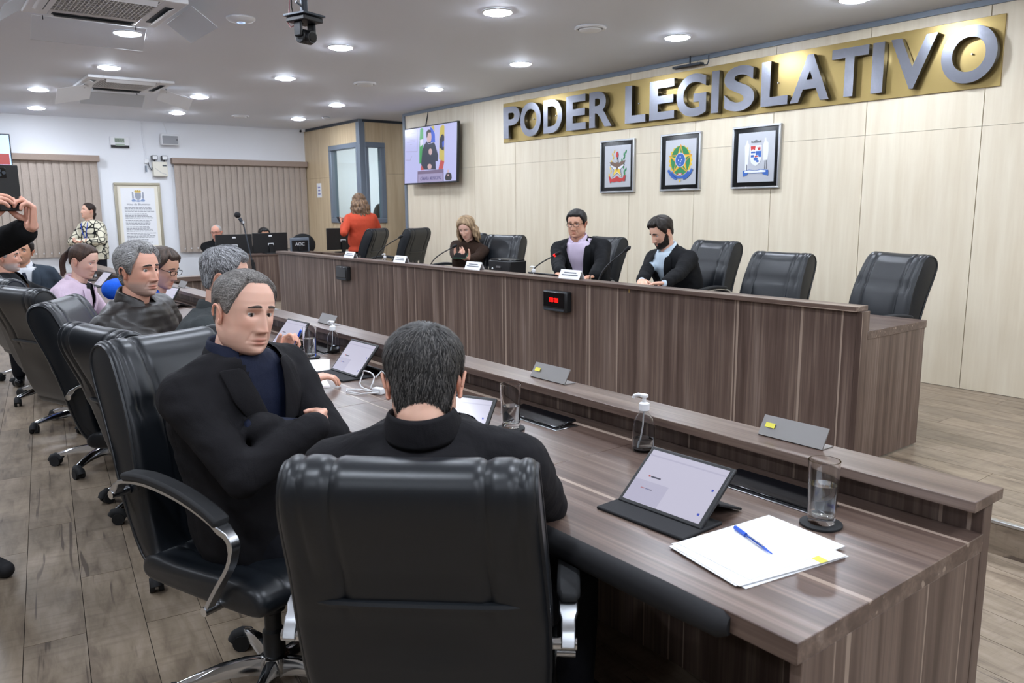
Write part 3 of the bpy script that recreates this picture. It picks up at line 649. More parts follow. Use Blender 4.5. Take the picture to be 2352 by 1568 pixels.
crest((-4.577-4.075)/2, 'framed crest with two standing figures beside a shield, rightmost of the three', [
    ('supporter', 'c_white', [[(.085, .16), (.10, .16), (.102, .135), (.125, .12), (.128, .05), (.12, -.02), (.115, -.03), (.112, -.10), (.095, -.10), (.092, -.03), (.078, -.03), (.075, .06), (.07, .1), (.085, .135)], [(-.10, .15), (-.085, .15), (-.085, .13), (-.07, .11), (-.072, .03), (-.08, -.02), (-.08, -.11), (-.11, -.11), (-.112, .0), (-.118, .1), (-.10, .13)]]),
    ('boots', 'c_grey', [[(.094, -.03), (.103, -.03), (.101, -.105), (.09, -.105)], [(.106, -.03), (.115, -.03), (.118, -.105), (.107, -.105)], [(-.095, -.06), (-.085, -.06), (-.085, -.11), (-.095, -.11)]]),
    ('shield', 'c_white', [[(-.06, .10), (.06, .10), (.06, -.01), (.045, -.05), (0, -.075), (-.045, -.05), (-.06, -.01)]]),
    ('shield_red', 'c_red', [[(-.056, .096), (-.004, .096), (-.01, .058), (-.03, .07), (-.05, .056)], [(.012, .09), (.02, .075), (.03, .09), (.04, .074), (.05, .092), (.045, .06), (.02, .058)], [(-.01, .012), (.02, .014), (.02, .002), (-.01, .0)]]),
    ('shield_blue', 'c_blue', [[(-.05, .05), (-.005, .05), (-.005, .035), (-.05, .035)], [(0, .052), (.056, .052), (.056, .0), (.03, .0), (.025, .02), (0, .015)], [(-.05, .02), (-.02, .02), (-.02, .0), (-.05, .0)], ell(.0, -.015, .022, .014), ell(.02, -.035, .014, .01)]),
    ('crown', 'c_grey', [[(-.05, .125), (-.05, .145), (-.03, .135), (0, .15), (.03, .135), (.05, .145), (.05, .125)]]),
    ('ribbon', 'c_blue', [[(-.13, -.115), (-.06, -.105), (0, -.115), (.06, -.105), (.135, -.115), (.135, -.165), (.08, -.15), (.075, -.135), (0, -.14), (-.075, -.135), (-.08, -.15), (-.125, -.165)]]),
    ('ribbon_face', 'c_white', [[(-.11, -.118), (-.06, -.11), (0, -.12), (.06, -.11), (.11, -.118), (.108, -.131), (0, -.134), (-.108, -.131)]])])

# ------------------------------------------------------------ television with broadcast picture
tv = empty('wall_television', (-9.515, WALL_Y, 2.228), 0, 'flat television on the panel wall showing a speaker at a lectern', 'television')
tv.rotation_euler = (R(-2.5), 0, 0)
TW, TH = .685, .394
MB().bb(-TW, TW, -.155, -.115, -TH, TH).build('housing', MATS['black_plastic'], tv, bevel=.004)
MB().bb(-.25, .25, -.115, -.005, -.2, .2).build('wall_mount', MATS['black_matte'], tv)
MB().tube([(-.28, -.06, .35), (-.285, -.03, .5), (-.25, -.02, .64)], .009, 8).build('cable', MATS['black_plastic'], tv)
for nm, c in (('tv_bg', '#c6c8fa'), ('tv_line', '#a6a3d0'), ('tv_green', '#3fa35a'), ('tv_yellow', '#d3c05a'), ('tv_blue', '#3a62dc'), ('tv_red', '#c8504e'), ('tv_dark', '#252a3e'), ('tv_jacket', '#2c3348'), ('tv_skin', '#d8b6b8'), ('tv_hair', '#2a2328'), ('tv_wood', '#7d6c8c'), ('tv_front', '#a99fc6'), ('tv_text', '#5c5688'), ('tv_white', '#e8e8ff')):
    e_ = emis(nm, c, .85); e_.node_tree.nodes['Principled BSDF'].inputs['Base Color'].default_value = (.02, .02, .02, 1); e_.node_tree.nodes['Principled BSDF'].inputs['Roughness'].default_value = .25
def q(x, y):
    u = (x-123)/1112; top = 265-170*u; bot = 1415-65*u; v = 1-(y-top)/(bot-top)
    return (-TW+.018+(2*TW-.036)*min(max(u, 0), 1), -TH+.022+(2*TH-.04)*min(max(v, 0), 1))
scr = MB().bb(-TW+.016, TW-.016, -.1565, -.150, -TH+.02, TH-.016).build('screen', MATS['tv_bg'], tv)
def tvp(nm, mt, polys, k):
    m = MB()
    for p in polys:
        m.prism([q(*c) for c in p], lambda u, v, w_: (u, -.1566-.0004*k-w_, v), .0003)
        if len(polys) < 4: m.build(nm, MATS[mt], scr, smooth=False); m = MB()
    if m.v: m.build(nm, MATS[mt], scr, smooth=False)['kind'] = 'stuff'
def tell(cx, cy, rx, ry, n=20): return [(cx+rx*math.cos(2*math.pi*k/n), cy+ry*math.sin(2*math.pi*k/n)) for k in range(n)]
tvp('poster_outline', 'tv_line', [[(140, 720), (412, 715), (412, 728), (140, 733)], [(402, 235), (412, 235), (412, 725), (402, 725)], [(240, 340), (360, 320), (360, 330), (240, 350)], [(170, 520), (365, 505), (365, 515), (170, 530)], [(235, 480), (365, 465), (365, 473), (235, 488)], [(245, 560), (290, 556), (290, 570), (245, 574)], [(135, 905), (250, 905), (285, 815), (292, 815), (258, 915), (135, 915)]], 1)
tvp('flag_green', 'tv_green', [[(470, 240), (500, 212), (540, 225), (545, 480), (520, 980), (460, 985), (458, 640), (462, 430)]], 1)
tvp('flag_band', 'tv_white', [[(470, 470), (540, 450), (545, 560), (475, 620)]], 2)
tvp('flag_blue', 'tv_blue', [[(690, 190), (740, 230), (790, 340), (800, 520), (700, 520)]], 1); tvp('flag_yellow', 'tv_yellow', [[(700, 185), (775, 165), (785, 300), (745, 230)]], 2)
tvp('flag_side', 'tv_yellow', [[(905, 200), (960, 140), (990, 180), (995, 940), (890, 890), (890, 400)]], 1); tvp('flag_side_red', 'tv_red', [[(920, 900), (998, 935), (965, 1110), (875, 1110)], [(505, 1020), (560, 1030), (570, 1120), (490, 1125)]], 1)
tvp('flag_side_crest', 'tv_dark', [[(925, 370), (965, 345), (990, 400), (985, 700), (950, 690), (895, 640), (900, 450)]], 2); tvp('flag_side_blue', 'tv_blue', [[(950, 520), (988, 480), (988, 620), (955, 630)]], 3)
tvp('speaker_jacket', 'tv_jacket', [[(620, 500), (660, 560), (730, 540), (780, 525), (810, 600), (868, 800), (860, 930), (815, 935), (825, 1110), (570, 1115), (500, 1000), (525, 700), (560, 590)]], 4)
tvp('speaker_face', 'tv_skin', [tell(672, 410, 52, 130), tell(703, 725, 38, 70), tell(690, 1045, 45, 58)], 5); tvp('speaker_hair', 'tv_hair', [[(615, 420), (610, 300), (650, 250), (700, 255), (715, 310), (650, 320), (632, 420)], [(640, 520), (725, 515), (700, 545), (665, 545)]], 6)
tvp('lectern', 'tv_wood', [[(425, 1150), (985, 1100), (992, 1380), (425, 1410)]], 7); tvp('lectern_front', 'tv_front', [[(440, 1215), (970, 1185), (975, 1365), (440, 1395)]], 8)
tvp('interpreter', 'tv_hair', [[(1040, 1200), (1070, 1180), (1110, 1180), (1145, 1210), (1155, 1300), (1135, 1345), (1035, 1350), (1015, 1300)]], 5); tvp('interpreter_face', 'tv_skin', [tell(1078, 1150, 18, 34), tell(1082, 1235, 18, 20)], 6)
c0 = q(715, 1290); tx = text_mesh('CÂMARA MUNICIPAL', .085, 'tv_text', scr, (c0[0], -.1606, c0[1]+.0), FACE_Y, extrude=.0002, offset=.001, fit=(.54, .06))
tv2 = empty('wall_television', (-13.30, 1.05, 2.36), 0, 'second television at the left edge beside the blind', 'television')
MB().bb(-.06, .0, -.36, .36, -.24, .22).build('housing', MATS['black_plastic'], tv2, bevel=.004)
emis('tv2_pic', '#a9cdf5', .9); s2 = MB().bb(.0, .002, -.345, .345, -.215, .205).build('screen', MATS['tv2_pic'], tv2)
MB().bb(.002, .003, .2, .33, -.2, -.05).build('picture_figure', MATS['tv_red'], s2)
MB().bb(-.14, -.06, -.1, .1, -.1, .1).build('wall_mount', MATS['black_matte'], tv2)

# ------------------------------------------------------------ councillors' desk (near) with ledge
DX0, DX1 = -11.2, -.69
dk = empty('council_desk', (0, 0, 0), 0, 'long dark wood council desk with raised ledge in the foreground', 'desk')
seams = [DX0]+[x for x in [-1.685-1.03*k for k in range(9, -1, -1)]]+[DX1]
for a, b in zip(seams[:-1], seams[1:]):
    MB().bb(a+.0008, b-.0008, 1.146, 1.885, .708, .75).build('worktop_board', MATS['wood_along'], dk, bevel=.0015, seg=1)
MB().bb(DX0, DX1+.006, 1.808, 1.957, .82, .846).build('ledge', MATS['wood_along'], dk, bevel=.002)
MB().bb(DX0, DX1-.004, 1.885, 1.93, .0, .82).build('front_panel', MATS['wood_upright'], dk, bevel=.002)
MB().bb(DX1-.026, DX1-.002, 1.165, 1.878, .0, .708).build('end_panel', MATS['wood_upright'], dk, bevel=.002)
MB().bb(DX0, DX0+.024, 1.165, 1.878, .0, .708).build('end_panel', MATS['wood_upright'], dk, bevel=.002)
for k in (1, 3, 5, 7, 9): MB().bb(-1.685-1.03*(k-1)-.012-1.03, -1.685-1.03*(k-1)+.012-1.03, 1.35, 1.885, .0, .708).build('support_panel', MATS['wood_upright'], dk)
m = MB(); m.tube([(-.83, 1.146, .722), (-.845, 1.142, .722), (-1.0, 1.140, .722), (-1.9, 1.140, .722)], [.018, .027, .03, .03], 12); m.build('edge_strip', MATS['black_matte'], dk)  # black round-ended strip along the worktop's near edge

def cable_tray(x, y, label):
    o = empty('cable_tray', (x, y, .75), R(0), label, 'cable tray', 'flip-up cable trays in the desk')
    MB().bb(-.155, .155, -.052, .052, 0, .003).build('bezel', MATS['aluminium'], o, bevel=.001)
    MB().box((0, .004, .012), (.29, .095, .01), Matrix.Rotation(R(8), 3, 'X')).build('lid', MATS['black_gloss'], o, bevel=.003)
    MB().bb(-.147, .147, -.046, -.03, .003, .006).build('well', MATS['black_matte'], o)
cable_tray(-1.14, 1.735, 'black flip-up cable tray behind the nearest tablet')
cable_tray(-2.10, 1.735, 'black flip-up cable tray right of the second water glass')
cable_tray(-3.95, 1.74, 'black flip-up cable tray beside the third water glass')

def glass(x, y, z, label, fill=.55, h=.135, r=.032, group='drinking glasses with water', coaster=True):
    o = empty('water_glass', (x, y, z), 0, label, 'glass', group); b = 0
    if coaster:
        MB().lathe([(.046, 0), (.048, .002), (.048, .006), (.045, .008), (.001, .008)], n=28).build('coaster', MATS['rubber'], o); b = .0085
    MB().lathe([(r*.82, b), (r*.86, b+.006), (r, b+h), (r-.0028, b+h), (r*.86-.0030, b+.016), (.001, b+.012)], n=32, caps=True).build('tumbler', MATS['clear_glass'], o, ang=60)
    q_ = fill; r1 = r*.86+(r-r*.86)*q_-.0036
    if fill: MB().lathe([(.001, b+.0165), (r*.86-.0038, b+.0175), (r1, b+h*q_), (.001, b+h*q_)], n=32).build('water', MATS['water'], o, ang=60)
glass(-.951, 1.647, .75, 'water glass on a black coaster beside the stack of papers', .62, .15, .036)
glass(-2.062, 1.583, .75, 'half full water glass in front of the tray, left of the sanitizer bottle', .5, .15, .036)
glass(-3.751, 1.60, .75, 'water glass on a black coaster between two tablets', .62, .15, .036)
glass(-6.82, 1.66, .75, 'water glass beside the chin of the man in the leather jacket', .55, .15, .036)

def pump_bottle(x, y, z, label, s=1.0, fill=.3):
    o = empty('sanitizer_bottle', (x, y, z), R(200), label, 'bottle', 'clear pump bottles')
    o.scale = (s, s, s)
    MB().lathe([(.026, .0), (.033, .004), (.034, .012), (.034, .075), (.031, .095), (.022, .112), (.0135, .122), (.0125, .132), (.0115, .132), (.0125, .122), (.021, .110), (.0295, .094), (.0322, .075), (.0322, .010), (.001, .006)], n=28).build('bottle_body', MATS['clear_plastic'], o, ang=60)
    MB().lathe([(.001, .0075), (.0312, .0085), (.0316, .012), (.0316, .01+.1*fill), (.001, .01+.1*fill)], n=28).build('gel', MATS['water'], o, ang=60)
    MB().lathe([(.015, .128), (.0165, .130), (.0165, .150), (.012, .153), (.006, .155), (.006, .168), (.012, .170), (.012, .177), (.004, .180), (.001, .180)], n=20).build('pump_cap', MATS['white_plastic'], o)
    MB().tube([(0, 0, .174), (.02, 0, .175), (.034, 0, .170), (.036, 0, .163)], [.0065, .006, .005, .0045], 8).build('nozzle', MATS['white_plastic'], o)
    MB().tube([(0, 0, .15), (.002, .002, .08), (.012, .004, .012)], .0025, 6).build('dip_tube', MATS['white_plastic'], o)
pump_bottle(-1.612, 1.752, .75, 'clear hand sanitizer pump bottle behind the nearest tablet', 1.0)
pump_bottle(-3.80, 1.75, .75, 'clear hand sanitizer pump bottle just behind the second tablet', .95)
pump_bottle(-10.1, 1.74, .75, 'clear pump bottle near the face of the woman in pink', 1.1)
pump_bottle(-7.45, 4.06, .862, 'clear pump bottle on the dais beside the first empty chair', .95)
pump_bottle(-4.93, 4.03, .862, 'clear pump bottle on the dais in front of the man with glasses', .95)

for nm, c, k in (('tablet_screen', '#cbc8dc', .85), ('screen_text', '#55576a', .5), ('screen_red', '#d0432e', .6), ('screen_blue', '#3a55d0', .7), ('screen_pale', '#bcb9d0', .85)):
    b_ = emis(nm, c, k).node_tree.nodes['Principled BSDF']; b_.inputs['Base Color'].default_value = (.03, .03, .035, 1); b_.inputs['Roughness'].default_value = .2
def tablet(x, y, z, ang, label, tilt=62, w_=.255, h_=.178, folio=.0):
    o = empty('tablet', (x, y, z), R(ang), label, 'tablet', 'tablets in black folding covers on the desk')
    MB().bb(-w_/2-.006, w_/2+.006, -.105, .045, 0, .008).build('cover_flap', MATS['black_matte'], o, bevel=.003)
    MB().box((0, .105, .022), (w_*.9, .10, .006), Matrix.Rotation(R(-20), 3, 'X')).build('cover_stand', MATS['black_matte'], o, bevel=.002)
    Rm = Matrix.Rotation(R(tilt), 3, 'X'); base = Vector((0, -.035, .009))
    def pt(u, v, w2): return base+Rm @ Vector((u, v, w2))
    def slab(a, b, c, d, e, f): 
        m = MB(); v = [pt(x_, y_, z_) for z_ in (e, f) for y_ in (c, d) for x_ in (a, b)]
        return m.add(v, [(0,2,3,1),(4,5,7,6),(0,1,5,4),(2,6,7,3),(0,4,6,2),(1,3,7,5)])
    slab(-w_/2, w_/2, 0, h_, -.011, 0).build('body', MATS['black_plastic'], o, bevel=.004)
    s = slab(-w_/2+.011, w_/2-.011, .011, h_-.011, 0, .0006).build('screen', MATS['tablet_screen'], o)
    def item(nm, mt, rects):
        m = MB()
        for a, b, c, d in rects:
            v = [pt(x_, y_, z_) for z_ in (.0006, .0010) for y_ in (c, d) for x_ in (a, b)]
            m.add(v, [(0,2,3,1),(4,5,7,6),(0,1,5,4),(2,6,7,3),(0,4,6,2),(1,3,7,5)]); m.build(nm, MATS[mt], s); m = MB()
    item('headings', 'screen_text', [(-.075, -.045, .088, .092), (-.07, -.05, .052, .055)])
    item('side_pane', 'screen_pale', [(-w_/2+.012, -.01, .012, .075), (-w_/2+.012, w_/2-.012, h_-.03, h_-.026)])
    item('red_marks', 'screen_red', [(-.083, -.077, .088, .092), (-.085, -.073, .052, .055)]); item('blue_marks', 'screen_blue', [(.1, .106, .03, .036), (.1, .106, .1, .106), (-.07, -.06, .052, .055)])
tablet(-1.227, 1.418, .75, 2.6, 'nearest tablet in a black cover beside the papers', 40)
tablet(-3.247, 1.57, .75, 1.5, 'tablet in a black cover behind the two sheets of paper', 49)
tablet(-4.12, 1.62, .75, 3, 'tablet left of the water glass, beside the hand with a pen', 50)
tablet(-2.05, 1.33, .75, 25, 'tablet half hidden behind the dark-haired man in front', 50)
tablet(-6.52, 1.62, .75, 5, 'tablet beside the grey jacket of the man with a pen', 58)
tablet(-8.85, 1.58, .75, 5, 'tablet lying open in front of the woman in pink', 48)
tablet(-9.75, 1.62, .75, 0, 'tablet standing under the chin of the woman in pink', 65)

pp = empty('paper_stack', (-.955, 1.40, .75), R(78), 'stack of white papers on the right end of the desk', 'papers')
rr = random.Random(2)
for k in range(5):
    a = rr.uniform(-3, 3)+(6 if k == 4 else 0)
    MB().box((rr.uniform(-.008, .008)+(.028 if k == 4 else 0), rr.uniform(-.008, .008)+(.012 if k == 4 else 0), .001+k*.0016), (.297, .21, .0013), Matrix.Rotation(R(a), 3, 'Z')).build('sheet', MATS['paper'], pp, smooth=False)
m = MB()
for k in range(13): m.box((.028+.11-.018*k, .012, .0082), (.0022, .165-.05*(k % 3 == 2), .0003), Matrix.Rotation(R(6), 3, 'Z'))
mat('faint_ink', '#cfd3de', .8); m.build('text_lines', MATS['faint_ink'], pp)
MB().box((.085, -.096, .0068), (.022, .03, .0006)).build('yellow_flag', MATS['yellow_mark'], pp)
def pen(c, d, label, L=.145):
    o = empty('pen', c, 0, label, 'pen', 'blue ballpoint pens'); d = Vector(d).normalized()
    MB().cyl(d*(-.5*L), d*(.28*L), .0038, n=10).build('barrel', MATS['clear_plastic'], o)
    MB().cyl(d*(-.5*L-.002), d*(-.2*L), .0048, n=10).build('cap', MATS['blue_plastic'], o)
    MB().cyl(d*(.28*L), d*(.5*L), .0036, .0012, n=10).build('tip', MATS['blue_plastic'], o)
    MB().cyl(d*(-.2*L), d*(.3*L), .0016, n=6).build('ink_tube', MATS['blue_plastic'], o)
pen((-.98, 1.424, .7635), (.92, -.38, 0), 'blue ballpoint pen lying on the stack of papers')
def sheet(x, y, a, label):
    o = tag(MB().box((0, 0, 0), (.297, .21, .0012)).build('paper_sheet', MATS['paper']), label, 'paper'); o.location = (x, y, .7512); o.rotation_euler = (0, 0, R(a))
sheet(-3.56, 1.50, -25, 'white sheet of paper under the hand with the pen')
sheet(-3.22, 1.33, -18, 'white sheet of paper nearer the crossed arms')
sheet(-9.95, 1.50, 20, 'white sheet of paper on the desk far behind the leather jacket')
ch = empty('phone_charger', (-2.88, 1.46, .75), R(20), 'white charger with coiled cable on the desk', 'charger')
MB().box((.07, .0, .014), (.05, .03, .026)).build('plug', MATS['white_plastic'], ch, bevel=.004)
pts = [(.1*math.cos(a)*.35-.01, .02+.01*math.sin(a*3), .045+.042*math.sin(a)) for a in [k*.35 for k in range(19)]]
MB().tube(pts, .003, 6).build('cable_loop', MATS['white_plastic'], ch)
MB().tube([(.09, -.01, .012), (.02, -.05, .006), (-.06, -.05, .006), (-.09, -.02, .006), (-.03, .0, .008), (.05, -.005, .01)], .0028, 6).build('cable_tail', MATS['white_plastic'], ch)
MB().tube([(.05, .08, .01), (.06, .07, .06), (.045, .05, .085), (.03, .03, .06)], .003, 6).build('cable_end', MATS['white_plastic'], ch)

mat('holder_metal', '#84817f', .45, .55)
def name_holder(x, label, y=1.915, w_=.2, mark=False):
    o = empty('name_holder', (x, y, .846), R(180), label, 'name holder', 'bent metal name holders on the desk ledge')
    m = MB(); prof = [(-.03, .0), (.022, .0), (.026, .003), (-.005, .055), (-.008, .054), (.021, .003), (-.03, .0025)]
    m.prism(prof, lambda u, v, w2: (-w_/2+w2, u, v), w_); m.build('bent_plate', MATS['holder_metal'], o)
    if mark: MB().box((w_/2-.03, .0125, .032), (.03, .001, .014), Matrix.Rotation(R(31), 3, 'X')).build('yellow_sticker', MATS['yellow_mark'], o)
name_holder(-1.2, 'metal name holder on the desk ledge nearest the right end', mark=True)
name_holder(-2.235, 'metal name holder with yellow sticker on the ledge right of the dark-haired man', mark=True)
name_holder(-4.20, 'metal name holder on the ledge above the sanitizer bottle by the second tablet')
name_holder(-5.12, 'metal name holder on the ledge beside the face of the man with crossed arms')
name_holder(-7.1, 'metal name holder on the ledge behind the man with the pen')

wbt = empty('water_bottle', (-7.02, 1.70, .75), 0, 'small water bottle with a blue label behind the water glass', 'bottle')
MB().lathe([(.028, 0), (.031, .01), (.031, .10), (.028, .125), (.013, .15), (.012, .165)], n=22).build('bottle_body', MATS['clear_plastic'], wbt)
MB().lathe([(.0316, .045), (.0316, .095)], n=22, caps=False).build('label_band', MATS['blue_plastic'], wbt)
MB().lathe([(.0145, .16), (.0145, .178), (.001, .179)], n=16).build('cap', MATS['blue_plastic'], wbt)
# short side desk joining the far part of the ledge
sd = empty('side_desk', (-8.2, 0, 0), 0, 'short dark wood side desk reaching from the council desk toward the dais', 'desk')
MB().bb(-.16, .0, 1.965, 2.95, .80, .846).build('ledge', MATS['wood_across'], sd, bevel=.002)
MB().bb(-.12, -.05, 1.965, 2.95, 0, .80).build('front_panel', MATS['wood_upright'], sd)
MB().bb(-.72, -.125, 1.965, 2.95, .70, .74).build('worktop', MATS['wood_across'], sd)
MB().bb(-.70, -.125, 2.9, 2.94, 0, .70).build('end_panel', MATS['wood_upright'], sd)

# ------------------------------------------------------------ dais
ds = empty('dais_desk', (0, 0, 0), 0, 'long raised dais desk clad in dark wood below the lettering', 'dais')
AX0, AX1 = -9.66, -2.017
fx = [AX0, -7.75, -5.83, -3.92, AX1-.03]
for a, b in zip(fx[:-1], fx[1:]): MB().bb(a+.0006, b-.0006, 3.765, 3.80, STAGE, .966).build('front_panel', MATS['wood_upright'], ds, smooth=False)
MB().bb(AX0-.01, AX1-.02, 3.735, 3.85, .966, .992).build('ledge', MATS['wood_along'], ds, bevel=.002)
MB().bb(AX0, AX1-.03, 3.80, 3.835, .8, .966).build('riser', MATS['wood_upright'], ds, smooth=False)
MB().bb(AX1-.03, AX1-.028+.026, 3.765, 3.84, STAGE, .966).build('end_post', MATS['wood_upright'], ds, bevel=.001)
for a, b in zip(fx[:-1], fx[1:]): MB().bb(a+.0006, (b if b < -3 else AX1)-.0006, 3.83, 4.457, .820, .862).build('worktop_board', MATS['wood_along'], ds, bevel=.0015, seg=1)
MB().bb(AX1-.026, AX1-.004, 3.842, 4.445, STAGE+.012, .820).build('end_panel', MATS['wood_upright'], ds, bevel=.001)
MB().bb(AX0, AX0+.022, 3.842, 4.445, STAGE+.012, .820).build('end_panel', MATS['wood_upright'], ds)
for k in range(1, 6): MB().bb(AX0+k*1.27-.012, AX0+k*1.27+.012, 3.842, 4.40, STAGE, .82).build('support_panel', MATS['wood_upright'], ds)
MB().bb(-3.62, -3.614, 3.7645, 3.766, .94, .962).build('gold_chip', MATS['crest_gold'], ds)

def timer(x, label, lit):
    o = empty('timer_display', (x, 3.765, .826), 0, label, 'timer', 'timer boxes on the dais front')
    MB().bb(-.135, .125, -.055, -.001, -.075, .075).build('case', MATS['black_plastic'], o, bevel=.012)
    MB().bb(-.125, .108, -.058, -.05, -.045, .067).build('window', MATS['black_gloss'], o, bevel=.004)
    MB().bb(-.12, .1, -.0575, -.05, -.066, -.053).build('button_strip', MATS['dark_trim'], o)
    if lit:
        m = MB()
        for k in range(4):
            seg7(m, '0', (lambda kk: (lambda u, v, w_: (-.053+kk*.024+(.008 if kk > 1 else 0)+u, -.058-w_, -.003+v)))(k), .0125, .026, .0032)
        for zz in (.004, .018): m.bb(-.0085, -.0035, -.0595, -.058, zz-.0025, zz+.0025)
        m.build('digits', MATS['led_red'], o)
    else:
        pass
timer(-4.30, 'black timer box showing red 00:00 on the dais front', True)
timer(-7.78, 'black timer box with dark display at the left of the dais front', False)

def card(x, label):
    o = empty('name_card', (x, 3.80, .992), 0, label, 'name card', 'white name cards on the dais ledge')
    m = MB(); prof = [(-.028, 0), (0, .062), (.0012, .062), (-.0265, 0)]
    m.prism(prof, lambda u, v, w2: (-.11+w2, u, v), .22); m.build('front_face', MATS['paper'], o)
    m = MB(); m.prism([(.028, 0), (.0012, .062), (0, .061), (.0265, 0)], lambda u, v, w2: (-.11+w2, u, v), .22); m.build('back_face', MATS['paper'], o)
    m = MB(); Rm = Matrix.Rotation(R(24.3), 3, 'X')
    for zz, hw in ((.042, .065), (.026, .085)):
        c = Vector((0, -.0295+.45*zz, zz)); m.box(c, (2*hw, .0006, .007), Matrix.Rotation(R(-24.3), 3, 'X'))
    m.build('text_lines', MATS['ink'], o)
for x, l in ((-7.72, 'white name card on the dais ledge nearest the orange jacket'), (-6.65, 'white name card on the dais ledge left of the gooseneck microphone'), (-5.43, 'white name card on the dais ledge in front of the woman in brown'), (-4.22, 'white name card on the dais ledge in front of the man with glasses')): card(x, l)
for x, l in ((-8.02, 'small water glass on the dais below the first empty chair'), (-6.76, 'small water glass on the dais left of the gooseneck microphone'), (-5.60, 'small water glass on the dais beside the black box'), (-4.31, 'small water glass on the dais right of the name card of the man with glasses')):
    glass(x, 4.03, .862, l, .5, .13, .036, 'glasses on the dais', False)
def gooseneck(x, y, tipd, label, led=False):
    o = empty('gooseneck_microphone', (x, y, .862), 0, label, 'microphone', 'gooseneck microphones on the dais')
    MB().lathe([(.05, 0), (.052, .006), (.05, .022), (.02, .03), (.001, .03)], n=20).build('base', MATS['black_plastic'], o, bevel=.002)
    dx, dy, dz = tipd; P0 = Vector((0, 0, .03)); P3 = Vector((dx, dy, dz)); pts = []
    for k in range(12):
        t = k/11; c1 = Vector((0, 0, dz*.6)); c2 = P3-Vector((dx, dy, dz*.55)).normalized()*.1
        pts.append((1-t)**3*P0+3*(1-t)**2*t*c1+3*(1-t)*t*t*c2+t**3*P3)
    MB().tube(pts, .0055, 8).build('gooseneck', MATS['black_plastic'], o)
    d = (pts[-1]-pts[-2]).normalized()
    MB().tube([P3, P3+d*.012, P3+d*.05, P3+d*.062], [.008, .014, .014, .004], 12).build('mic_capsule', MATS['black_matte'], o)
    if led: MB().tube([P3-d*.014, P3+d*.0], [.0125, .0125], 12).build('light_ring', MATS['led_red'], o)
gooseneck(-6.63, 4.10, (.33, .06, .27), 'gooseneck microphone left of the woman in brown')
gooseneck(-5.08, 4.10, (.27, .06, .26), 'gooseneck microphone with glowing red ring before the man with glasses', True)
gooseneck(-4.26, 4.10, (.17, .10, .31), 'gooseneck microphone between the man with glasses and the bearded man')
gooseneck(-7.85, 4.15, (.38, .1, .33), 'gooseneck microphone beside the first empty chair')
def flat_tablet(x, y, a, t, label, w_=.3):
    o = empty('tablet', (x, y, .862), R(a), label, 'tablet', 'black tablets on the dais')
    MB().box((0, 0, .012+math.sin(R(abs(t)))*.1), (w_, .2, .012), Matrix.Rotation(R(t), 3, 'X')).build('body', MATS['black_plastic'], o, bevel=.004)
    MB().box((0, -.06, .02+math.sin(R(abs(t)))*.03), (w_*.6, .012, .04)).build('stand', MATS['black_matte'], o)
flat_tablet(-6.40, 4.10, 0, -22, 'black tablet on the dais before the woman in brown')
flat_tablet(-4.88, 4.16, 0, -30, 'black tablet on the dais before the man with glasses', .36)
flat_tablet(-3.93, 4.12, 0, -14, 'black tablet on the dais under the hands of the bearded man', .36)
flat_tablet(-7.15, 4.2, 0, -10, 'black tablet on the dais in front of the second empty chair', .26)
ph = tag(MB().box((0, 0, .005), (.15, .075, .009)).build('phone', MATS['black_gloss'], bevel=.003), 'dark phone lying on the dais near the bearded man', 'phone'); ph.location = (-3.93, 4.36, .862); ph.rotation_euler = (0, 0, R(10))
bx_ = empty('voting_terminal', (-5.42, 4.14, .862), 0, 'black box-shaped terminal on the dais between woman and man', 'terminal')
MB().loft([[(x, y, z) for x, y in ((-.15*s, -.09), (.15*s, -.09), (.15*s, .09), (-.15*s, .09))] for z, s in ((0, .95), (.14, 1.0), (.19, 1.04))]).build('case', MATS['black_plastic'], bx_, bevel=.008)
MB().bb(-.14, .14, -.08, .08, .19, .2).build('top_tray', MATS['black_gloss'], bx_, bevel=.003); MB().bb(-.035, .03, -.097, -.09, .13, .145).build('label_plate', MATS['aluminium'], bx_); MB().ball((-.09, -.094, .12), .008, 10, 6).build('indicator', MATS['white_plastic'], bx_)

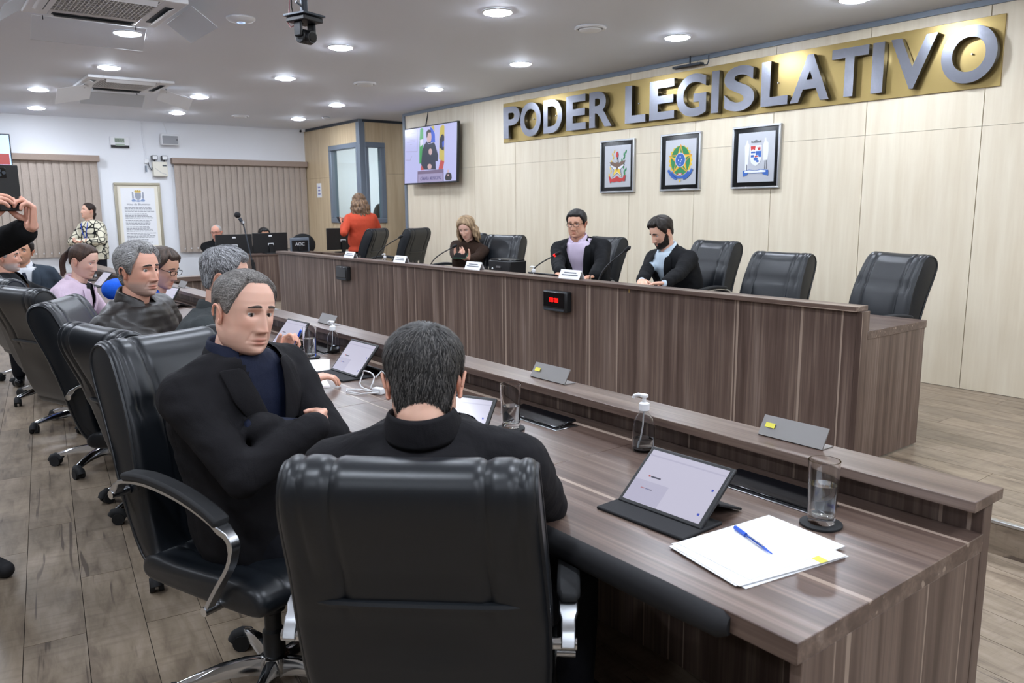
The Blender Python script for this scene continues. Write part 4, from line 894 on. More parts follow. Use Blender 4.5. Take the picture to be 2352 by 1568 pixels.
# ------------------------------------------------------------ operators' counter with monitors, microphone stand
oc = empty('operator_counter', (-11.5, 0, STAGE), 0, 'dark wood counter with monitors in front of the blind', 'counter')
MB().bb(-.03, .0, 3.66, 5.15, 0, .685).build('front_panel', MATS['wood_upright'], oc)
MB().bb(-.75, .015, 3.65, 5.16, .685, .71).build('counter_top', MATS['wood_across'], oc, bevel=.002)
MB().bb(-.72, -.04, 3.66, 3.69, 0, .685).build('end_panel', MATS['wood_upright'], oc); MB().bb(-.72, -.04, 5.12, 5.15, 0, .685).build('end_panel', MATS['wood_upright'], oc)
def monitor(x, y, z, w_, h_, ang, label, silver=False, text=None, low=.05):
    o = empty('monitor', (x, y, z), R(ang), label, 'monitor', 'computer monitors seen from behind')
    MB().bb(-.03, .0, -w_/2, w_/2, low, low+h_).build('back_cover', MATS['grey_trim' if silver else 'black_plastic'], o, bevel=.006)
    if silver: MB().bb(-.005, .004, -w_/2+.02, w_/2-.02, low+.0, low+h_-.04).build('inner_panel', MATS['black_plastic'], o)
    MB().bb(-.034, -.03, -w_/2+.01, w_/2-.01, low+.012, low+h_-.01).build('screen', MATS['dark_screen'], o)
    MB().bb(.0, .03, -.03, .03, .0, low+h_*.45).build('stand', MATS['black_plastic'], o, bevel=.004); MB().bb(-.08, .12, -.11, .11, 0, .012).build('base', MATS['black_plastic'], o, bevel=.003)
    if text: text_mesh(text, .07, 'white_plastic', o, (.005, 0, low+h_-.1), FACE_X, extrude=.0005)
    else:
        MB().bb(.0, .0035, -.025, .025, low+h_-.055, low+h_-.035).build('sticker', MATS['paper'], o); MB().bb(.0, .0035, -.04, .045, low+h_*.38, low+h_*.48).build('sticker', MATS['paper'], o)
    return o
CT = STAGE+.71
monitor(-11.62, 3.88, CT, .53, .285, 0, 'black monitor in front of the operator with glasses', low=.01)
monitor(-11.62, 4.42, CT, .53, .295, 0, 'black monitor in front of the dark-haired operator', low=.01)
monitor(-11.62, 4.88, CT, .30, .21, 0, 'small silver-rimmed monitor on the operator counter', True, 'AOC', .01)
d2 = empty('small_desk', (-11.2, 5.35, STAGE), 0, 'low dark wood desk under the black monitor near the booth', 'desk')
MB().bb(-.45, .15, -.17, .42, .66, .70).build('desk_top', MATS['wood_across'], d2, bevel=.002); MB().bb(.1, .13, -.15, .4, 0, .66).build('front_panel', MATS['wood_upright'], d2); MB().bb(-.43, .1, -.16, -.13, 0, .66).build('end_panel', MATS['wood_upright'], d2); MB().bb(-.43, .1, .37, .4, 0, .66).build('end_panel', MATS['wood_upright'], d2)
monitor(-11.25, 5.42, STAGE+.70, .52, .33, 0, 'black monitor behind the woman in the orange jacket', low=.04)
oc2 = empty('desk_chair', (-12.45, 5.28, STAGE), R(180), 'black round-backed office chair behind the silver-rimmed monitor', 'chair')
MB().ball((0, 0, .78), .22, 20, 12, (.18, 1, .85)).build('backrest', MATS['black_matte'], oc2); MB().lathe([(.2, .44), (.23, .47), (.22, .51), (.01, .52)], (-.2, 0, 0)).build('seat', MATS['black_matte'], oc2); MB().cyl((-.2, 0, .08), (-.2, 0, .45), .03).build('column', MATS['black_plastic'], oc2); MB().lathe([(.28, 0), (.28, .03), (.05, .09)], (-.2, 0, 0), 10).build('base', MATS['black_plastic'], oc2); MB().cyl((-.1, 0, .47), (.02, 0, .7), .02).build('back_post', MATS['black_plastic'], oc2)
ms = empty('microphone_stand', (-9.15, 3.25, 0), R(0), 'tall black microphone stand with a foam-ball microphone', 'microphone stand')
MB().lathe([(.14, 0), (.14, .012), (.05, .03), (.014, .04), (.012, .1)], n=24).build('base', MATS['black_matte'], ms)
MB().cyl((0, 0, .05), (0, 0, .92), .011, n=12).build('lower_tube', MATS['black_plastic'], ms); MB().cyl((0, 0, .86), (0, 0, .93), .018, n=12).build('clutch', MATS['black_plastic'], ms)
MB().cyl((0, .0, .9), (-.03, -.07, 1.36), .008, n=10).build('boom', MATS['dark_trim'], ms); MB().cyl((-.003, .012, .9), (.01, .03, .70), .016, n=10).build('counterweight', MATS['black_plastic'], ms)
MB().cyl((-.03, -.07, 1.34), (-.035, -.105, 1.41), .017, .02, n=12).build('mic_handle', MATS['dark_trim'], ms); MB().ball((-.037, -.125, 1.445), .036, 16, 10).build('mic_ball', MATS['black_matte'], ms); MB().cyl((-.028, -.07, 1.345), (-.03, -.08, 1.37), .024, n=12).build('mic_clip', MATS['aluminium'], ms)
# ------------------------------------------------------------ executive chairs
def pillow(profile, half_w, xs, disp=None, rnd=.03, inset=.02):
    """closed side profile (y,z) swept across x; half_w(z) gives the half width; disp(u,y,z,k) pushes along the profile normal"""
    P = [Vector((0, a, b)) for a, b in profile]; n = len(P); N = []
    for k in range(n):
        t = (P[(k+1) % n]-P[k-1]); N.append(Vector((0, t.z, -t.y)).normalized())
    area = sum(P[k].y*P[(k+1) % n].z-P[(k+1) % n].y*P[k].z for k in range(n))
    if area < 0: N = [-q_ for q_ in N]
    rings = []
    for u in xs:
        ring = []
        for k in range(n):
            hw = half_w(P[k].z); x = u*hw; e = max(0, abs(x)-(hw-rnd))/rnd
            d = -inset*(1-math.sqrt(max(0, 1-e*e)))
            if disp: d += disp(x, P[k].y, P[k].z, k)*(1-e)
            ring.append(P[k]+N[k]*d+Vector((x, 0, 0)))
        rings.append(ring)
    return MB().loft(rings, True)
def smooth_closed(pts, sub=4):
    out = []; n = len(pts)
    for i in range(n):
        p0, p1, p2, p3 = [Vector((*pts[(i+j-1) % n], 0)) for j in range(4)]
        for k in range(sub):
            t = k/sub; q_ = .5*((2*p1)+(p2-p0)*t+(2*p0-5*p1+4*p2-p3)*t*t+(3*p1-p0-3*p2+p3)*t**3)
            out.append((q_.x, q_.y))
    return out
def flatbar(path, w_, t_, parent, name, mt, x=0, bevel=.003):
    rings = []; P = [Vector((0, a, b)) for a, b in path]
    for i, p in enumerate(P):
        t = (P[min(i+1, len(P)-1)]-P[max(0, i-1)]).normalized(); n = Vector((0, -t.z, t.y))
        ww = w_[i] if hasattr(w_, '__len__') else w_; tt = t_[i] if hasattr(t_, '__len__') else t_
        rings.append([p+Vector((x+sx*ww/2, 0, 0))+n*sz*tt/2 for sx, sz in ((-1, -1), (1, -1), (1, 1), (-1, 1))])
    return MB().loft(rings).build(name, MATS[mt], parent, bevel=bevel)
def catmull(pts, sub=5):
    out = []; n = len(pts); P = [Vector(p) for p in pts]
    for i in range(n-1):
        p0 = P[max(i-1, 0)]; p1 = P[i]; p2 = P[i+1]; p3 = P[min(i+2, n-1)]
        for k in range(sub):
            t = k/sub; out.append(.5*((2*p1)+(p2-p0)*t+(2*p0-5*p1+4*p2-p3)*t*t+(3*p1-p0-3*p2+p3)*t**3))
    out.append(P[-1]); return out
BACK = [(-.195, .47), (-.212, .56), (-.222, .66), (-.238, .76), (-.262, .86), (-.292, .94), (-.325, 1.01), (-.352, 1.055), (-.385, 1.078), (-.42, 1.08), (-.452, 1.064), (-.47, 1.03), (-.468, .985), (-.448, .93), (-.412, .85), (-.378, .765), (-.348, .67), (-.322, .57), (-.298, .49), (-.265, .425), (-.21, .385), (-.13, .368), (-.09, .385), (-.10, .42), (-.16, .445)]
PIPE_SIGN = 1
def make_chair():
    o = empty('office_chair')
    prof = smooth_closed(BACK, 3)
    hw = lambda z: .236+.022*min(1, max(0, (1.05-z)/.35))-.012*min(1, max(0, (.6-z)/.2))
    xs = sorted(set([-1, -.985, -.96, -.93, -.9, 0, .9, .93, .96, .985, 1]+[s*v for s in (-1, 1) for v in (.1, .25, .4, .5, .54, .57, .6, .63, .66, .7, .77, .8, .83, .86)]))
    def disp(x, y, z, k):
        g = 0
        if z > .50: g -= .007*math.exp(-((abs(x)-.143)/.008)**2)*(1 if z > .74 or y > -.3 else 0)
        if z > .50: g -= .006*math.exp(-((abs(x)-.203)/.008)**2)*(1 if z > .85 else 0)
        front = y > -.34 and z > .5
        if front:
            g -= .012*math.exp(-((z-.895)/.012)**2)
            g += .012*math.exp(-(x/.12)**2)*math.exp(-((z-.72)/.16)**2)
        elif z > .6:
            g += .010*math.exp(-((z-.775)/.012)**2) - .006*math.exp(-((z-.748)/.010)**2)
            g -= .006*math.exp(-(x/.2)**2)*(1 if z > .8 else 0)
        return g
    pillow(prof, hw, xs, disp).build('backrest', MATS['black_leather'], o, ang=50)
    for s in (-1, 1):
        cy, cz = -.33, .75; pts = []
        for y, z in prof[6:66:2]:
            k_ = 1-.017/max(.05, math.hypot((y-(-.27-.2*(z-.5))), .02+abs(z-1.0)*.3)) if False else 1
            pts.append(Vector((s*(hw(z)-.003), y, z)))
        n_ = len(pts); off = []
        for i in range(n_):
            t = pts[min(i+1, n_-1)]-pts[max(i-1, 0)]; nn = Vector((0, t.z, -t.y)).normalized(); off.append(pts[i]-nn*.0165*PIPE_SIGN)
        MB().tube(off, .0062, 6).build('piping', MATS['black_leather'], o)
    MB().tube([(x, -.3865+.006*(x/.2)**2, .772) for x in [-.2+.4*i/12 for i in range(13)]], [.004]+[.0095]*11+[.004], 8).build('seam_bar', MATS['black_leather'], o)
    seat = smooth_closed([(-.22, .465), (-.1, .462), (.08, .472), (.19, .478), (.252, .462), (.278, .425), (.258, .392), (.18, .378), (-.15, .375), (-.24, .385), (-.258, .425)], 3)
    def sd_(x, y, z, k):
        g = 0
        if z > .44: g -= .008*math.exp(-((abs(x)-.16)/.009)**2)+.007*math.exp(-((y-.06)/.01)**2)
        return g
    pillow(seat, lambda z: .262, xs, sd_, .035, .025).build('seat', MATS['black_leather'], o, ang=50)
    for s in (-1, 1):
        path = [(p.x, p.y) for p in catmull([Vector((a, b, 0)) for a, b in ((-.30, .64), (-.275, .675), (-.23, .70), (-.12, .71), (.02, .695), (.13, .665), (.205, .63), (.222, .60), (.205, .545), (.15, .47), (.105, .405), (.095, .385))], 3)]
        a = flatbar(path, [.03 if i < 5 else .04 if i < 18 else .03 for i in range(len(path))], [.022 if i < 4 else .012 if i < 17 else .02 if i < 22 else .012 for i in range(len(path))], o, 'armrest', 'aluminium', s*.292)
        path2 = [(p.x, p.y) for p in catmull([Vector((a_, b, 0)) for a_, b in ((-.235, .714), (-.12, .726), (.02, .712), (.13, .682), (.185, .655))], 4)]
        flatbar(path2, [.036]+[.05]*(len(path2)-2)+[.042], [.016]+[.026]*(len(path2)-2)+[.016], a, 'arm_pad', 'rubber', s*.292, bevel=.009)
        m = MB(); m.cyl((s*.255, -.292, .648), (s*.31, -.292, .648), .013, n=14); m.build('bolt', MATS['chrome'], a)
        m = MB(); m.cyl((s*.25, .10, .393), (s*.31, .10, .393), .013, n=14); m.build('bolt', MATS['chrome'], a)
    MB().bb(-.1, .1, -.12, .1, .335, .385).build('mechanism', MATS['black_plastic'], o, bevel=.008)
    MB().tube([(.08, 0, .36), (.2, .02, .355), (.26, .03, .35)], [.006, .006, .012], 8).build('lever', MATS['black_plastic'], o)
    MB().lathe([(.03, .06), (.034, .09), (.034, .2), (.026, .21), (.026, .26), (.04, .27), (.04, .34)], n=20).build('column', MATS['black_plastic'], o)
    b = MB().lathe([(.03, .05), (.045, .06), (.05, .09), (.044, .118), (.034, .124)], n=24).build('base_hub', MATS['chrome'], o)
    leg_me = None
    for k in range(5):
        a = R(72*k+18)
        if leg_me is None:
            rings = []
            for r_, zt, zb, hw_ in ((.035, .118, .062, .024), (.09, .122, .072, .022), (.16, .115, .073, .02), (.23, .098, .066, .018), (.285, .08, .055, .016), (.305, .072, .054, .012)):
                rings.append([(r_, -hw_, zb), (r_, -hw_, (zb+zt)/2), (r_, -hw_*.6, zt-.003), (r_, 0, zt), (r_, hw_*.6, zt-.003), (r_, hw_, (zb+zt)/2), (r_, hw_, zb)])
            leg_me = MB().loft(rings).mesh('base_leg'); leg_me.shade_smooth(); leg_me.set_sharp_from_angle(angle=R(45)); leg_me.materials.append(MATS['chrome'])
            m = MB()
            for s in (-1, 1):
                m.cyl((-.012, s*.006, .028), (-.012, s*.026, .028), .028, n=18)
            m.tube([(-.04, 0, .03), (-.03, 0, .05), (-.01, 0, .058), (.01, 0, .056), (.018, 0, .04)], .022, 10); m.cyl((0, 0, .04), (0, 0, .07), .008, n=8)
            cm = m.mesh('caster'); cm.shade_smooth(); cm.set_sharp_from_angle(angle=R(40)); cm.materials.append(MATS['rubber'])
        l = link_mesh('base_leg', leg_me, None, o); l.rotation_euler = (0, 0, a)
        c = link_mesh('caster', cm, None, l); c.location = (.292, 0, 0); c.rotation_euler = (0, 0, R(40+67*k))
    return o
CH_N = [0]
chair0 = make_chair()
def tree_list(o):
    return [(c, [g for g in c.children]) for c in o.children]
_ct = tree_list(chair0)
def place_chair(x, y, ang, label, group, z=0.0, dz=0.0, base_rot=0):
    if CH_N[0] == 0: r = chair0; parts = [c for c, _ in _ct]
    else:
        r = chair0.copy(); COL.objects.link(r); parts = []
        for c, gs in _ct:
            n_ = c.copy(); COL.objects.link(n_); n_.parent = r; parts.append(n_)
            for g in gs:
                k = g.copy(); COL.objects.link(k); k.parent = n_
    CH_N[0] += 1
    r.location = (x, y, z); r.rotation_euler = (0, 0, R(ang-90)); tag(r, label, 'chair', group)
    for p in parts:
        if p.name.startswith(('base_leg', 'base_hub')):
            p.location = (0, 0, 0)
            if p.name.startswith('base_leg'): p.rotation_euler = (0, 0, p.rotation_euler[2]+R(base_rot))
        elif not p.name.startswith('column'): p.location = (0, 0, dz)
    return r
G1 = 'black leather office chairs along the council desk'; G2 = 'black leather office chairs behind the dais'
place_chair(-1.53, .98, 138, 'black leather office chair seen from behind, nearest the camera', G1, 0, -.04, 10)
place_chair(-2.27, .80, 20, 'black leather office chair holding the man with crossed arms', G1, 0, .035, 5)
place_chair(-3.30, .95, 104, 'black leather office chair directly behind the chair of the man with crossed arms', G1, 0, .0, 30)
place_chair(-4.20, .95, 62, 'black leather office chair with only its rounded headrest showing beside the leather jacket', G1, 0, .0, 12)
place_chair(-5.12, .88, 110, 'black office chair of the person in blue, seen from behind with its chrome base', G1, 0, .02, 50)
place_chair(-6.2, .90, 104, 'black office chair next to the pink blazer, partly hidden by the empty chair', G1, 0, .0, 20)
place_chair(-7.25, .88, 100, 'black office chair at the left picture edge under the raised phone', G1, 0, .0, 40)
place_chair(-8.2, .88, 90, 'black office chair farthest left along the council desk', G1, 0, .0, 0)
def dchair(tx, ty, ang, label, dz=0): place_chair(tx+.41*math.cos(R(ang)), ty+.41*math.sin(R(ang)), ang, label, G2, STAGE, dz)
dchair(-9.5, 5.08, 214, 'black leather chair behind the dais right beside the orange jacket', .02)
dchair(-8.8, 5.28, 205, 'empty black leather chair behind the dais, second from the orange jacket', .03)
dchair(-7.32, 5.17, 255, 'black leather chair behind the woman in the brown sweater', .0)
dchair(-6.72, 5.12, 285, 'empty black leather chair between the woman in brown and the man with glasses', -.01)
dchair(-5.27, 5.20, 262, 'black leather chair behind the man with glasses at the dais', .0)
dchair(-4.2, 5.42, 262, 'black leather chair behind the bearded man at the dais', -.015)
dchair(-3.34, 5.07, 268, 'empty black leather chair right of the bearded man, leaning low', -.065)
dchair(-2.45, 5.0, 250, 'empty black leather chair at the right end of the dais', -.035)
# ------------------------------------------------------------ people: shared builders
def attr_mat(name, rough, spec=.4, sss=0.0, streak=0.0, bump=0.0):
    m = mat(name, rough=rough, spec=spec); t = NT(m)
    a = t.n('ShaderNodeAttribute'); a.attribute_name = 'Col'
    c = a.outputs['Color']
    if streak:
        n1 = t.noise(t.coords((1, 1, 1)), 210, 3, .6); c = t.mix(1.0, c, t.ramp(n1, [(.3, (1-streak,)*3+(1,)), (.7, (1+streak,)*3+(1,))]), 'MULTIPLY')
    t.base(c)
    if sss:
        t.b.inputs['Subsurface Weight'].default_value = sss; t.b.inputs['Subsurface Radius'].default_value = (.012, .004, .002); t.b.inputs['Subsurface Scale'].default_value = 1.0
    if bump: t.bump(t.noise(t.coords(), bump, 3, .6), .25, .003)
attr_mat('skin', .48, .35, .12); attr_mat('hair_strands', .55, .35, 0, .45, 160); attr_mat('eye_surface', .12, .6)
def cloth(name, color, rough=.85, wr=.5, wscale=9, weave=True, spec=.2):
    m = mat(name, color, rough, spec=spec); t = NT(m)
    a = t.noise(t.coords((1, 1, .55)), wscale, 3, .55, .8); b = t.noise(t.coords(), 500 if weave else 120, 1)
    h = t.math('ADD', t.math('MULTIPLY', a, 1.0), t.math('MULTIPLY', b, .06)); t.bump(h, wr, .02)
    base = srgb(color); dk = tuple(v*.8 for v in base[:3])+(1,)
    t.base(t.mix(a, dk, base)); return m
cloth('black_wool', '#1a191c'); cloth('black_suit', '#141518'); cloth('charcoal_suit', '#3d4142'); cloth('grey_blue_suit', '#39434e'); cloth('navy_shirt', '#161d33', .7)
cloth('pink_blazer', '#dcc6d6'); cloth('orange_blazer', '#cd5138'); cloth('brown_knit', '#33241c', .95, .3, 30); cloth('lilac_shirt', '#d5c6dd', .7); cloth('pale_blue_shirt', '#cfdfec', .7); cloth('white_shirt', '#e6e9ee', .7)
cloth('blue_hoodie', '#2260d8', .9); cloth('dark_trousers', '#191a20'); cloth('blue_trousers', '#20294a'); cloth('dark_tie', '#1c2233', .6); cloth('black_hoodie', '#161719', .95)
def leatherjacket():
    m = mat('brown_leather', '#231f1d', .42, spec=.5); t = NT(m)
    wv = t.n('ShaderNodeTexWave', wave_type='BANDS', bands_direction='Z'); wv.inputs['Scale'].default_value = 11; wv.inputs['Distortion'].default_value = 2.5; wv.inputs['Detail'].default_value = 2
    t.l(t.coords(), wv.inputs['Vector']); n1 = t.noise(t.coords(), 22, 3)
    t.bump(t.math('ADD', t.math('MULTIPLY', wv.outputs['Fac'], .35), n1), .3, .008)
leatherjacket()
def lattice():
    m = mat('lattice_knit', '#d8d2bc', .9, spec=.2); t = NT(m)
    vo = t.n('ShaderNodeTexVoronoi', feature='DISTANCE_TO_EDGE'); vo.inputs['Scale'].default_value = 11; t.l(t.coords((1, 1, 1)), vo.inputs['Vector'])
    t.base(t.ramp(vo.outputs['Distance'], [(0, '#17181a'), (.06, '#17181a'), (.075, '#d8d2bc')]))
lattice()

def remesh(mb, voxel, iters=4, fac=.5):
    me = mb.mesh('tmp'); o = bpy.data.objects.new('tmp', me); COL.objects.link(o)
    m = o.modifiers.new('r', 'REMESH'); m.mode = 'VOXEL'; m.voxel_size = voxel
    if iters:
        s = o.modifiers.new('s', 'SMOOTH'); s.factor = fac; s.iterations = iters
    dg = bpy.context.evaluated_depsgraph_get(); out = bpy.data.meshes.new_from_object(o.evaluated_get(dg))
    bpy.data.objects.remove(o); bpy.data.meshes.remove(me)
    n = len(out.vertices); v = np.empty(n*3); out.vertices.foreach_get('co', v); v = v.reshape(-1, 3)
    f = [tuple(p.vertices) for p in out.polygons]; bpy.data.meshes.remove(out)
    return v, f
def capsule(mb, a, b, r0, r1, n=12):
    a, b = Vector(a), Vector(b); d = (b-a); L = d.length
    if L < 1e-5: d = Vector((0, 0, 1))
    d = d.normalized(); pts = []; rad = []
    for k in range(4):
        t = math.pi/2*(k/4); pts.append(a-d*r0*math.cos(t)); rad.append(max(.0006, r0*math.sin(t)))
    pts.append(a); rad.append(r0); pts.append(b); rad.append(r1)
    for k in range(3, -1, -1):
        t = math.pi/2*(k/4); pts.append(b+d*r1*math.cos(t)); rad.append(max(.0006, r1*math.sin(t)))
    mb.tube(pts, rad, n)
def chain(mb, pts, rad, n=12):
    for i in range(len(pts)-1): capsule(mb, pts[i], pts[i+1], rad[i], rad[i+1], n)
def mesh_obj(name, v, f, mt, parent, col=None, smooth=True, solid=0, sub=0):
    me = bpy.data.meshes.new(name); me.from_pydata([tuple(p) for p in v], [], f)
    if col is not None:
        ca = me.color_attributes.new('Col', 'FLOAT_COLOR', 'POINT'); ca.data.foreach_set('color', np.asarray(col, dtype=np.float32).ravel())
    if smooth: me.shade_smooth()
    o = link_mesh(name, me, MATS[mt], parent)
    if solid: m = o.modifiers.new('t', 'SOLIDIFY'); m.thickness = solid; m.offset = 0
    if sub: m = o.modifiers.new('s', 'SUBSURF'); m.levels = sub; m.render_levels = sub
    return o

# ---- head
_K = np.array([(-.122, .012, .040, .030), (-.116, .030, .066, .038), (-.106, .043, .079, .046), (-.092, .052, .084, .053), (-.072, .060, .0855, .064), (-.05, .067, .0865, .078), (-.025, .0715, .0885, .092), (0, .0745, .0905, .099), (.025, .0765, .0915, .1025), (.05, .0760, .088, .1025), (.075, .0705, .079, .095), (.095, .0595, .063, .080), (.11, .043, .043, .058), (.119, .024, .022, .034), (.1225, .004, .003, .006)])
_zz = np.linspace(-.122, .1225, 400); _ker = np.exp(-np.linspace(-2, 2, 19)**2); _ker /= _ker.sum()
def _sm(c):
    y = np.interp(_zz, _K[:, 0], _K[:, c]); p = np.pad(y, 9, mode='edge'); return np.convolve(p, _ker, 'valid')
_W, _F, _B = _sm(1), _sm(2), _sm(3)
def g(x, s): return np.exp(-(x/s)**2)
class Head:
    def __init__(s, rows=56, cols=64, jaw=1.0, width=1.0, nose=1.0, chin=1.0, fem=0.0, fat=0.0):
        s.p = dict(jaw=jaw, width=width, nose=nose, chin=chin, fem=fem, fat=fat)
        t = np.linspace(0, 1, rows); z = -.122+.2445*(t-.045*np.sin(2*np.pi*t))
        u = np.linspace(-np.pi, np.pi, cols, endpoint=False); a = u-.42*np.sin(u)
        s.A, s.Z = np.meshgrid(a, z); s.rows, s.cols = rows, cols
        s.V = s.pos(s.A, s.Z)
        s.F = [(i*cols+k, i*cols+(k+1) % cols, (i+1)*cols+(k+1) % cols, (i+1)*cols+k) for i in range(rows-1) for k in range(cols)]
        s.F.append(tuple(range(cols-1, -1, -1))); s.F.append(tuple((rows-1)*cols+k for k in range(cols)))
    def dims(s, z):
        p = s.p; w_ = np.interp(z, _zz, _W)*p['width']; f_ = np.interp(z, _zz, _F); b_ = np.interp(z, _zz, _B)
        low = np.clip((-.03-z)/.07, 0, 1); w_ = w_*(1+(p['jaw']-1)*low)+p['fat']*.010*g(z+.07, .04)
        return w_, f_, b_
    def feat(s, x, z):
        p = s.p; n = p['nose']; ax = np.abs(x)
        t = np.clip((.022-z)/.057, 0, 1); h = (.004+.025*t)*n*(z < .03)*np.clip((z+.050)/.013, 0, 1)*np.clip((.034-z)/.012, 0, 1)
        y = h*g(x, .0075+.006*t)
        y = y+.007*n*g(ax-.0135, .0065)*g(z+.038, .007)
        y = y-.0140*g(ax-.031, .0150)*g(z-.011, .0105)
        y = y-.003*g(ax-.018, .01)*g(z-.012, .012)
        y = y+.0065*(1-p['fem']*.6)*g(ax-.028, .02)*g(z-.031, .007)
        y = y+.0045*g(ax-.044, .018)*g(z+.018, .018)
        y = y-.0030*g(ax-.026-.35*np.clip(-.04-z, 0, .05), .0045)*np.clip((z+.078)/.01, 0, 1)*np.clip((-.036-z)/.01, 0, 1)*(1-.6*p['fem'])
        y = y+.0058*g(x, .019)*(g(z+.0645, .0042)+1.1*g(z+.0765, .0048))-.0042*g(x, .024)*g(z+.0705, .0024)
        y = y-.003*g(x, .016)*g(z+.086, .005)
        y = y+.0065*p['chin']*g(x, .019)*g(z+.104, .012)
        return y
    def pos(s, A, Z):
        w_, f_, b_ = s.dims(Z); sn, cs = np.sin(A), np.cos(A); e = 2/2.25
        x = w_*np.sign(sn)*np.abs(sn)**e; y = np.where(cs > 0, f_, b_)*np.sign(cs)*np.abs(cs)**e
        y = y+s.feat(x, Z)*np.clip(cs*2.2, 0, 1)-.004*np.clip(Z-.02, 0, 1)*10*0
        return np.stack([x, y, Z], -1)
    def surf_y(s, x, z):
        w_, f_, _b = s.dims(np.array(z)); q_ = min(.999, abs(x)/float(w_)); cs = (1-q_**2.25)**(1/2.25)
        return float(f_)*cs+float(s.feat(np.array(x), np.array(z)))
    def skin_col(s, tone, stubble=0.0, stub_col=(.25, .24, .24), blush=.25):
        V = s.V; x, y, z = V[..., 0], V[..., 1], V[..., 2]; fr = np.clip(np.cos(s.A)*2, 0, 1)
        c = np.ones(V.shape[:2]+(4,)); c[..., :3] = tone
        def mixin(m, col):
            for k in range(3): c[..., k] = c[..., k]*(1-m)+col[k]*m
        red = (tone[0]*1.02, tone[1]*.72, tone[2]*.66)
        mixin(blush*fr*(g(np.abs(x)-.045, .02)*g(z+.02, .02)+g(x, .014)*g(z+.033, .014)), red)
        if stubble:
            m = np.clip((-.040-z)/.02, 0, 1)*np.clip((np.cos(s.A)+.25)*3, 0, 1)
            m = np.maximum(m, .55*fr*g(x, .026)*g(z+.056, .006)); m = m*(1-fr*g(x, .020)*g(z+.0705, .010)); mixin(stubble*np.clip(m, 0, 1), stub_col)
        lips = fr*np.clip(1.3*g(x, .019)*(g(z+.0645, .0045)+g(z+.0765, .005)), 0, 1); mixin(.75*lips, (tone[0]*.82, tone[1]*.50, tone[2]*.48))
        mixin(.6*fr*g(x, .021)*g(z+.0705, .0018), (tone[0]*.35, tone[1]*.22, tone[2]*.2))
        mixin(.2*fr*g(np.abs(x)-.032, .014)*g(z-.010, .009), (tone[0]*.6, tone[1]*.48, tone[2]*.45)); mixin(.6*fr*g(np.abs(x)-.0085, .0032)*g(z+.0465, .0022), (tone[0]*.22, tone[1]*.13, tone[2]*.12))  # shade of eye sockets and nostrils painted into the skin colour
        return c
def hair_shell(H, line, thick, c1, c2, seed=0, rough=.0025, fade=.02, lift=0.0, freq=(26, 40), zmax=None, streaks=.5, thin_sides=True):
    ad = np.degrees(np.abs(H.A)); zl = np.interp(ad, [q_[0] for q_ in line], [q_[1] for q_ in line])
    d = (H.V[..., 2]-zl)/fade
    if zmax is not None: d = np.minimum(d, (zmax(ad)-H.V[..., 2])/fade)
    m = np.clip(d, -1, 1); ctr = np.stack([0*H.A, 0*H.A-.005, H.V[..., 2]*.55], -1)
    N = H.V-ctr; N /= np.linalg.norm(N, axis=-1, keepdims=True)
    th = thick(ad, H.V[..., 2]) if callable(thick) else thick
    th = th*(.62+.38*np.clip((H.V[..., 2]-.0)/.06, 0, 1)) if thin_sides else th
    off = np.where(m > 0, -.003+(th+.003)*np.sin(m*np.pi/2), -.003+.004*m)
    nz = np.array([[noise.noise(Vector((math.sin(a)*freq[0]/6+seed, math.cos(a)*freq[0]/6, z*freq[1]))) for a, z in zip(ra, rz)] for ra, rz in zip(H.A, H.Z)])
    nf = np.array([[noise.noise(Vector((math.sin(a)*freq[0]/1.5+seed, math.cos(a)*freq[0]/1.5, z*freq[1]*.8+5))) for a, z in zip(ra, rz)] for ra, rz in zip(H.A, H.Z)])
    off = off+np.where(m > .3, rough*(nz+.5*nf), 0)
    V = H.V+N*off[..., None]
    k = np.clip(.5+streaks*1.4*(nz*.6+nf*.8), 0, 1)[..., None]; C = np.ones(V.shape[:2]+(4,)); C[..., :3] = np.array(c1)*(1-k)+np.array(c2)*k
    return V.reshape(-1, 3), list(H.F), C.reshape(-1, 4)
LINE_SHORT = [(0, .082), (25, .080), (42, .088), (58, .055), (70, .030), (80, -.005), (90, .0), (97, .028), (108, .02), (118, -.03), (140, -.055), (180, -.062)]
LINE_RECEDE = [(0, .100), (20, .100), (38, .098), (55, .070), (68, .035), (80, -.005), (90, .0), (97, .028), (108, .02), (118, -.03), (140, -.055), (180, -.062)]
LINE_LONG = [(0, .085), (30, .072), (50, .045), (65, .0), (80, -.05), (110, -.08), (180, -.09)]
def lin(h): return srgb(h)[:3]

